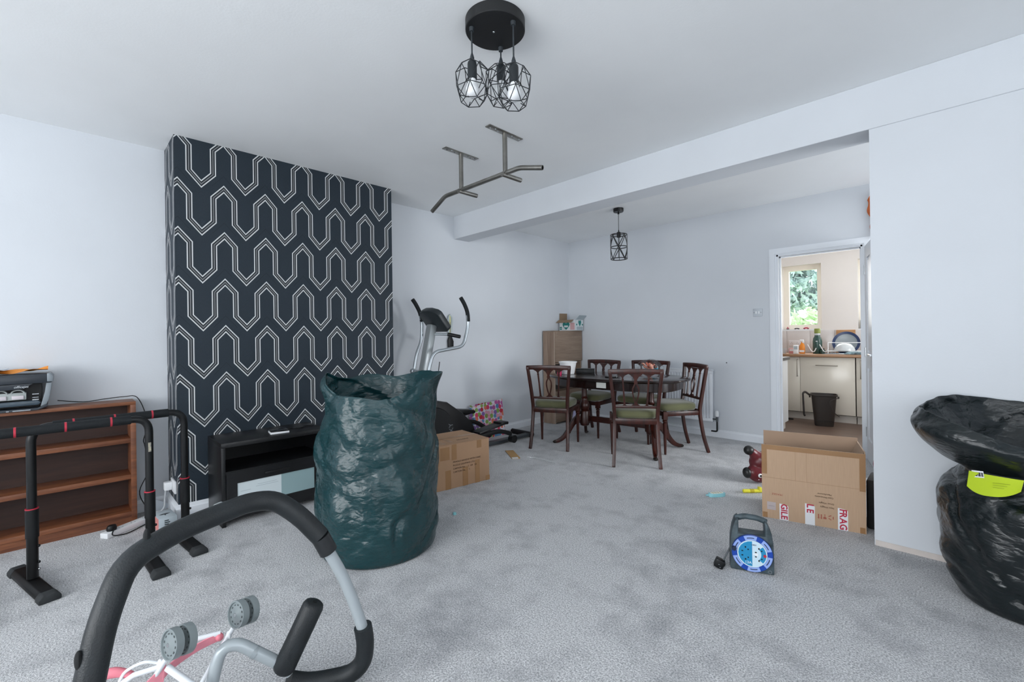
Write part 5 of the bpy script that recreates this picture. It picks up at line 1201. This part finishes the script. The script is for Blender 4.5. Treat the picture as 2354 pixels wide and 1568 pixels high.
mb = MB(); mb.lathe([(.07, -.02), (.078, -.016), (.078, .016), (.07, .02)], 32, frame((0, Dr * .5, .110), (1, 0, 0), (0, 0, 1))); mb.build('cable_drum', mat('drum_grey', '#4a555a', .6), Re)
zc_ = .098
def disc(r, y0_, y1_, m, nm, par=None):
    o_ = MB(); o_.cyl((0, y0_, zc_), (0, y1_, zc_), r, n=48); return o_.build(nm, m, par or Re)
dk = disc(.092, .0, -.010, mat('reel_blue_rim', '#173a86', .35), 'dial_rim')
PB2 = mat('periwinkle_plastic', '#8fa6dc', .35); DB2 = mat('royal_blue_plastic', '#1742a0', .35)
def arcseg(r0, r1, a0, a1, y, t, m, nm, par):
    n_ = 10; pts = [(r0 * math.cos(a0 + (a1 - a0) * i / n_), r0 * math.sin(a0 + (a1 - a0) * i / n_)) for i in range(n_ + 1)] + [(r1 * math.cos(a1 + (a0 - a1) * i / n_), r1 * math.sin(a1 + (a0 - a1) * i / n_)) for i in range(n_ + 1)]
    o_ = MB(); o_.prism(pts, 0, t, frame((0, y, zc_), (1, 0, 0), (0, 0, 1))); return o_.build(nm, m, par, smooth=0)
for i in range(6):
    a = dg(5 + 60 * i); sgm = arcseg(.068, .090, a + dg(10), a + dg(50), -.010, .002, PB2, 'pale_segment', dk)
    arcseg(.076, .080, a + dg(18), a + dg(42), -.012, .0006, mat('navy_print', '#1d2a52', .5), 'segment_line', sgm)
    arcseg(.068, .090, a - dg(10), a + dg(10), -.010, .0022, DB2, 'blue_segment', dk)
fc = disc(.067, -.010, -.0125, mat('reel_white_face', '#c5dbe6', .35), 'socket_face')
CY = mat('cyan_print', '#1f86b5', .4)
arcseg(.0, .062, dg(90), dg(270), -.0125, .0008, CY, 'cyan_half', fc); arcseg(.04, .062, dg(-40), dg(40), -.0125, .0008, CY, 'cyan_patch', fc)
arcseg(.0, .026, dg(-18), dg(18), -.0135, .0008, WHITEP, 'white_patch', fc)
for sx in (-.030, .030):
    for ddx, ddz, ww, hh in ((0, .030, .003, .004), (-.014, .010, .004, .0025), (-.014, -.012, .004, .0025), (.0, -.03, .003, .004), (.012, .02, .003, .003), (.012, -.02, .003, .003)):
        MB().b2((sx + ddx - ww, -.0142, zc_ + ddz - hh), (sx + ddx + ww, -.0136, zc_ + ddz + hh)).build('pin_hole', BLACKP, fc, smooth=0)
MB().cyl((.056, -.0132, zc_ - .002), (.056, -.0165, zc_ - .002), .007, n=16).build('reset_button', RED, fc)
text('13A', .018, WHITEP, fc, frame((-.018, -.0137, zc_ - .045), (1, 0, 0), (0, 0, 1)), 'dial_lettering', .0003)
text('240V', .011, MATS['navy_print'], fc, frame((.008, -.0137, zc_ + .045), (1, 0, 0), (0, 0, 1)), 'dial_lettering', .0003)
MB().lathe([(.010, 0), (.012, .006), (.010, .014), (0, .015)], 16, frame((-.082, -.0125, zc_ + .018), (1, 0, 0), (0, 0, 1)), cap=False).build('winding_knob', mat('navy_knob', '#16243f', .4), Re)
MB().lathe([(.007, 0), (.009, .002), (.009, .004), (.006, .004)], 14, frame((Wr - .02, -.001, .016), (1, 0, 0), (0, 0, 1)), cap=False).build('screw_ring', MGREY, Re)
MB().tube(spline([(-Wr + .003, .03, .10), (-Wr - .015, .01, .07), (-Wr - .035, -.005, .035), (-Wr - .042, -.008, .025)], 5), .0042, 8).build('reel_cable', mat('grey_cable', '#4c5154', .6), Re)
pgl = MB(); pgl.box((-Wr - .052, -.010, .024), (.045, .038, .045), Matrix.Rotation(.4, 3, 'Y')); pgl.box((-Wr - .034, -.008, .020), (.02, .02, .02), Matrix.Rotation(.4, 3, 'Y')); pgp = pgl.build('plug', BLACKP, Re, bevel=.006)
for dx_, dz_ in ((-.075, .02), (-.07, .006)): MB().box((-Wr + dx_ + .02, -.034, dz_ + .01), (.006, .016, .003)).build('plug_pin', CHROME, pgp, smooth=0)
# ---------------------------------------------------------------- kitchen run
CREAM = mat('cream_gloss_door', '#d8d2c6', .22, var=.015, vscale=2); NIC = mat('brushed_nickel', '#9b958c', .35, .8); PLN = mat('pale_plinth', '#cfcac2', .5)
YFR = 7.23
def base_unit(name, label, x0, x1, handle, cat='cabinet', gap=True, hz=None):
    r = thing(name, label, cat, ((x0 + x1) / 2, YFR, 0)); w = (x1 - x0) / 2
    MB().b2((-w + .002, .02, .1), (w - .002, KY - YFR - .01, .868)).build('carcass', mat('carcass_dark', '#3a342e', .7), r, smooth=0)
    dd = MB().b2((-w + .001, 0, .108), (w - .001, .019, .866)).build('door', CREAM, r, bevel=.002)
    MB().b2((-w, .06, 0), (w, .075, .1)).build('plinth', PLN, r, smooth=0)
    mb = MB()
    if handle == 'h':
        mb.tube(fillet([(-.117, 0, hz), (-.117, -.028, hz), (.117, -.028, hz), (.117, 0, hz)], .006, 3), .006, 10)
    else:
        mb.tube(fillet([(handle, 0, .60), (handle, -.028, .60), (handle, -.028, .83), (handle, 0, .83)], .006, 3), .006, 10)
    mb.build('bar_handle', NIC, dd)
    return r
base_unit('kitchen_cabinet', 'cream kitchen cabinet with an upright bar handle between end cabinet and dishwasher', -2.10, -1.512, .265)
base_unit('integrated_dishwasher', 'cream dishwasher front with a horizontal bar handle', -1.511, -.897, 'h', 'dishwasher', hz=.757)
base_unit('kitchen_cabinet', 'cream kitchen cabinet with an upright bar handle beside the open door', -.888, -.29, -.25)
Wk = thing('worktop', 'wood effect kitchen worktop along the window wall', 'worktop', (-1.2, 7.5, .87))
MB().b2((-.9, -.31, 0), (.91, .325, .036)).build('slab', KTOP, Wk, bevel=.006)
TLM = mat('pale_grey_tile', '#cfcac9', .25, var=.03)
Ts = thing('splashback', 'row of pale grey splashback tiles above the worktop', 'tiles', (-1.2, KY - .001, .9065))
for i in range(6): MB().b2((-.9 + i * .3, -.008, .002), (-.603 + i * .3, 0, .330)).build('tile', TLM, Ts, bevel=.0015)
# left return unit with dark top and black appliance
lr = thing('kitchen_cabinet', 'white end cabinet with a dark worktop just inside the kitchen doorway', 'cabinet', (-1.89, 6.0, 0))
MB().b2((-.42, -.42, .1), (.415, .42, .868)).build('carcass', mat('white_end_panel', '#d9dbdc', .4), lr, smooth=0); MB().b2((-.42, -.42, 0), (.38, .42, .1)).build('plinth', PLN, lr, smooth=0); MB().b2((-.42, -.43, .868), (.44, .43, .905)).build('dark_worktop', mat('slate_worktop', '#4b4a49', .4), lr, bevel=.003)
mw = thing('microwave', 'black microwave on the dark worktop inside the doorway', 'microwave', (-1.86, 6.62, .906))
# stands on the return worktop end
mw.location = (-1.79, 6.16, .906)
MB().b2((-.24, -.24, .01), (.24, .24, .31)).build('microwave_body', mat('black_appliance', '#26282b', .3), mw, bevel=.008); MB().b2((.24, -.2, .04), (.244, .08, .28)).build('glass_door', BLACKG, mw, smooth=0); MB().b2((.24, .1, .04), (.244, .22, .28)).build('control_panel', DGREY, mw, smooth=0)
# food waste bin on the floor
Fb = thing('food_caddy', 'dark brown plastic food caddy with its handle down on the kitchen floor', 'bin', (-1.19, 6.93, 0), dg(12))
BR = mat('dark_brown_plastic', '#2c2521', .5)
mb = MB(); vs = []; sec = [(.10, .085, 0), (.104, .088, .02), (.118, .10, .20), (.135, .115, .385), (.148, .125, .39), (.148, .125, .405), (.136, .115, .405), (.12, .10, .2), (.1, .08, .02)]
for (hx_, hy_, z) in sec:
    for j in range(32):
        a = 2 * PI * j / 32; vs.append((hx_ * math.copysign(abs(math.cos(a)) ** .45, math.cos(a)), hy_ * math.copysign(abs(math.sin(a)) ** .45, math.sin(a)), z))
mb.add(vs, [(i * 32 + j, i * 32 + (j + 1) % 32, (i + 1) * 32 + (j + 1) % 32, (i + 1) * 32 + j) for i in range(len(sec) - 1) for j in range(32)] + [tuple(range(31, -1, -1)), tuple(len(sec[:-1]) * 32 + j for j in range(32))]); mb.build('bin_body', BR, Fb, smooth=40)
mb = MB(); mb.rsweep(spline([(.15, -.10, .37), (.06, -.135, .33), (.10, -.13, .2), (.155, -.115, .14)], 5), (.02, .008), (0, 1, 0)); mb.build('carry_handle', BR, Fb, smooth=60)
mb = MB(); mb.rsweep(fillet([(-.14, .06, .37), (-.20, .06, .42), (-.225, .05, .40), (-.215, .04, .12), (-.205, .04, .10)], .02, 4), (.05, .022), (0, 1, 0)); mb.build('open_lid', BR, Fb, bevel=.005)
for xx in (.152, -.15): MB().cyl((xx - .01, -.03, .37), (xx + .01, -.03, .37), .014, n=12).build('pivot', BR, Fb)
MB().b2((-.09, -.101, .07), (.1, -.094, .074)).build('moulding_line', BLACKP, Fb, smooth=0)
tag(MB().prism([(.045 * math.cos(a), .02 * math.sin(a)) for a in [2 * PI * i / 20 for i in range(20)]], 0, .014, Matrix.Translation((-1.62, 7.13, 0))).build('black_scrap', BLACKP, bevel=.003), 'small flat black object on the kitchen floor by the plinth', 'scrap')

WZ = .9065
# sink drainer + rack
Dn = thing('sink_drainer', 'stainless steel drainer let into the worktop', 'sink', (-1.05, 7.50, WZ + .0002))
MB().b2((-.22, -.22, 0), (.40, .22, .006)).build('drainer_plate', CHROME, Dn, bevel=.002)
for i in range(8): MB().b2((-.20, -.16 + i * .045, .006), (.1, -.15 + i * .045, .010)).build('drainer_rib', CHROME, Dn, smooth=0)
Rk = thing('dish_rack', 'white wire dish rack on the drainer', 'dish rack', (-1.0, 7.46, WZ + .011))
def rk(pts, r=.004, nm='rack_wire'): MB().tube(pts, r, 8).build(nm, WHITEP, Rk)
for z in (.03, .145):
    rk(fillet([(-.20, -.14, z), (.22, -.14, z), (.22, .14, z), (-.20, .14, z), (-.20, -.14, z)], .03, 3), .005)
for i in range(9): rk([(-.20 + i * .05, -.14, .03), (-.20 + i * .05, .14, .03)], .003)
for xx, yy in ((-.2, -.14), (.22, -.14), (.22, .14), (-.2, .14)): rk([(xx, yy, 0), (xx, yy, .15)], .006)
for k_ in range(2): 
    bx_ = -.42 + k_ * .14
    rk(fillet([(bx_ - .02, -.12, .12), (bx_ + .03, -.12, .02), (bx_ + .06, -.12, .02), (bx_ + .08, -.12, .07)], .02, 4), .006, 'cup_prong')
def plate(nm, lb_, cat, c, r, m, tilt, rim=None):
    o_ = thing(nm, lb_, cat, c); Mq = Matrix.Rotation(tilt, 4, 'X')
    MB().lathe([(0, 0), (r * .6, 0), (r * .95, .02), (r, .026), (r * .97, .028), (r * .58, .006), (0, .006)], 40, Mq, cap=False).build('dish', m, o_)
    if rim: MB().lathe([(r * .80, .018), (r, .028), (r * 1.01, .031), (r * .80, .022)], 40, Mq, cap=False).build('rim', rim, o_)
    return o_
plate('blue_bowl', 'large grey bowl with a navy rim propped upright in the dish rack', 'bowl', (-1.03, 7.56, WZ + .145), .155, mat('grey_glaze', '#8f979d', .3), dg(78), mat('navy_glaze', '#25375f', .3))
o_ = thing('glass_bowl', 'upturned clear glass bowl in the front of the dish rack', 'bowl', (-1.03, 7.41, WZ + .045))
GL = mat('cloudy_glass', '#c9ced1', .08, spec=.8); MB().lathe([(.115, 0), (.118, .004), (.105, .05), (.07, .092), (.03, .105), (0, .106)], 36, cap=False).build('bowl_shell', GL, o_)
o_ = thing('cutlery_pot', 'steel utensils standing in a white holder at the end of the dish rack', 'utensils', (-.74, 7.44, WZ + .006))
MB().lathe([(.028, 0), (.032, .01), (.036, .10), (.033, .10), (.026, .012), (0, .012)], 20, cap=False).build('holder', WHITEP, o_)
for k_, (a, b) in enumerate(((-.10, .18), (-.06, .21), (-.03, .17), (-.12, .15))):
    MB().tube([(0, 0, .02), (a * .6, .01 * k_, b)], .004, 8).build('utensil', CHROME, o_); MB().sphere((a * .68, .011 * k_, b + .015), (.016, .006, .022), 12, 8).build('utensil_head', CHROME, o_)
o_ = thing('dish_cloth', 'pale blue and black dish cloth crumpled on the drainer', 'cloth', (-.90, 7.24, WZ + .006)); mb = MB()
nu = 24; nv = 8; vs = []
for i in range(nv + 1):
    p = PI / 2 * i / nv
    for j in range(nu): a = 2 * PI * j / nu; rr = 1 + .25 * noise.noise(Vector((math.cos(a) * 3, math.sin(a) * 3, i * .5))); vs.append((.11 * rr * math.cos(p) * math.cos(a), .035 * rr * math.cos(p) * math.sin(a), .035 * math.sin(p) * rr))
mb.add(vs, [(i * nu + j, i * nu + (j + 1) % nu, (i + 1) * nu + (j + 1) % nu, (i + 1) * nu + j) for i in range(nv) for j in range(nu)] + [tuple(range(nu))]); mb.build('cloth_body', mat('blue_black_cloth', '#9fbcc6', .8, color2='#20262a', vscale=14), o_, smooth=70)
# bottles and packets
o_ = thing('water_bottle', 'dark green drinks flask with an olive lid on the worktop', 'flask', (-1.345, 7.46, WZ))
MB().lathe([(0, 0), (.052, 0), (.056, .008), (.056, .17), (.05, .215), (.034, .245), (.034, .26), (0, .26)], 28, cap=False).build('flask_body', mat('smoky_green_plastic', '#33504a', .25), o_); MB().lathe([(.034, .26), (.036, .275), (.034, .29), (.036, .29)], 24, cap=False).build('neck', GL, o_); MB().lathe([(.037, .285), (.038, .345), (.034, .352), (0, .352)], 24, cap=False).build('lid', mat('olive_plastic', '#7f8a3d', .4), o_)
MB().b2((-.01, -.0585, .17), (.012, -.056, .18)).build('brand_mark', WHITEP, o_, smooth=0)
o_ = thing('dark_jar', 'short dark green jar beside the flask', 'jar', (-1.275, 7.40, WZ)); MB().lathe([(0, 0), (.03, 0), (.032, .01), (.03, .05), (.02, .06), (0, .062)], 20, cap=False).build('jar_body', mat('dark_green_glass', '#23423a', .2), o_); MB().lathe([(.021, .055), (.022, .075), (0, .076)], 16, cap=False).build('jar_lid', BLACKP, o_)
o_ = thing('spray_bottle', 'orange cleaning spray bottle with a white trigger', 'spray bottle', (-1.52, 7.42, WZ))
MB().lathe([(0, 0), (.032, 0), (.034, .01), (.034, .10), (.026, .13), (.013, .15), (.013, .165), (0, .165)], 22, Matrix.Diagonal((1, .7, 1, 1)), cap=False).build('bottle_body', mat('orange_plastic', '#e58a1f', .3), o_); MB().b2((-.030, -.0255, .02), (.03, -.0235, .05)).build('bottle_label', WHITEP, o_, smooth=0)
mb = MB(); mb.box((-.004, 0, .185), (.05, .022, .028)); mb.box((.012, 0, .165), (.022, .02, .03)); mb.box((-.024, 0, .165), (.008, .014, .035), Matrix.Rotation(-.4, 3, 'Y')); mb.build('trigger', WHITEP, o_, bevel=.003)
def packet(nm, lb_, cat, c, sz, m, rz=0, extra=None):
    o_ = thing(nm, lb_, cat, c, rz); MB().b2((-sz[0] / 2, -sz[1] / 2, 0), (sz[0] / 2, sz[1] / 2, sz[2])).build('packet_body', m, o_, bevel=.004)
    if extra: MB().b2((-sz[0] * .36, -sz[1] / 2 - .001, sz[2] * .5), (sz[0] * .36, -sz[1] / 2 + .0005, sz[2] * .85)).build('packet_label', extra, o_, smooth=0)
    return o_
packet('white_packet', 'white rectangular packet standing on the worktop', 'packet', (-1.57, 7.29, WZ), (.06, .05, .125), WHITEP, .1, GREYP)
packet('pink_sponge_pack', 'pink packet lying beside the white packet on the worktop', 'packet', (-1.63, 7.36, WZ), (.075, .05, .075), mat('salmon_pink', '#d79496', .5), -.1, WHITEP)
o_ = thing('mug', 'purple and white patterned mug at the left end of the worktop', 'mug', (-1.815, 7.40, WZ)); MB().lathe([(0, 0), (.036, 0), (.04, .006), (.04, .088), (.037, .09), (.036, .01), (0, .008)], 26, cap=False).build('mug_body', mat('purple_pattern', '#7d6a9c', .3, color2='#c8c2d6', vscale=40), o_); MB().tube([(.04 + .022 * math.sin(a), 0, .047 + .026 * math.cos(a)) for a in [PI * i / 10 for i in range(11)]], .005, 8).build('mug_handle', MATS['purple_pattern'], o_)
o_ = thing('glass_tumbler', 'clear tumbler beside the mug on the worktop', 'glass', (-1.735, 7.37, WZ)); MB().lathe([(0, 0), (.028, 0), (.034, .075), (.032, .075), (.026, .006), (0, .006)], 22, cap=False).build('glass_body', GL, o_)
o_ = tag(MB().b2((-.11, -.009, 0), (.11, .009, .33)).build('chopping_board', wood_mat('beech_board', '#b58a5f', '#9d7149', 'x', 1, .5), bevel=.006), 'wooden chopping board leaning on the kitchen tiles', 'chopping board'); o_.location = (-1.07, 7.785, WZ); o_.rotation_euler = (dg(-4), 0, 0)
# sockets, sill items
o_ = thing('kitchen_socket', 'white double socket on the kitchen splashback', 'socket', (-1.70, KY - .0085, 1.045)); MB().b2((-.073, -.009, -.043), (.073, 0, .043)).build('face_plate', mat('off_white_plate', '#d8d4d6', .35), o_, bevel=.003)
for sx in (-.036, .036):
    for ddx, ddz in ((0, .014), (-.011, -.008), (.011, -.008)): MB().b2((sx + ddx - .003, -.0098, ddz - .004), (sx + ddx + .003, -.009, ddz + .004)).build('pin_hole', DGREY, o_, smooth=0)
for i, (nm, lb_, xx, sz, cc) in enumerate((('pink_figurine', 'small pink trinket at the end of the kitchen window sill', -1.80, (.03, .03, .04), '#c77c84'), ('toy_train', 'tiny dark toy in the middle of the kitchen window sill', -1.68, (.07, .03, .022), '#5d5a58'), ('toy_car', 'small red and pink toy car on the kitchen window sill', -1.56, (.075, .035, .03), '#c9586a'))):
    o_ = thing(nm, lb_, 'ornament', (xx, KY + .05, 1.256)); mb = MB(); mb.b2((-sz[0] / 2, -sz[1] / 2, .006), (sz[0] / 2, sz[1] / 2, sz[2] * .7)); mb.b2((-sz[0] * .3, -sz[1] * .4, sz[2] * .7), (sz[0] * .28, sz[1] * .4, sz[2])); mb.build('toy_body', mat('trinket_%d' % i, cc, .4), o_, bevel=.004)
    for s in (-1, 1): MB().cyl((s * sz[0] * .3, -sz[1] / 2 - .002, .007), (s * sz[0] * .3, sz[1] / 2 + .002, .007), .007, n=12).build('wheel', DGREY, o_)
o_ = thing('soap_bottle', 'grey pump bottle on the sill of the second kitchen window', 'bottle', (-.875, KY + .03, 1.251)); MB().lathe([(0, 0), (.035, 0), (.038, .01), (.038, .11), (.014, .15), (.012, .165), (0, .165)], 22, cap=False).build('bottle_body', mat('clear_grey_plastic', '#aeb2b4', .2), o_); MB().lathe([(.014, .16), (.014, .185), (.005, .19), (.005, .21), (0, .21)], 14, cap=False).build('pump', DGREY, o_); MB().tube([(0, 0, .207), (-.03, 0, .205)], .005, 8).build('spout', WHITEP, o_)
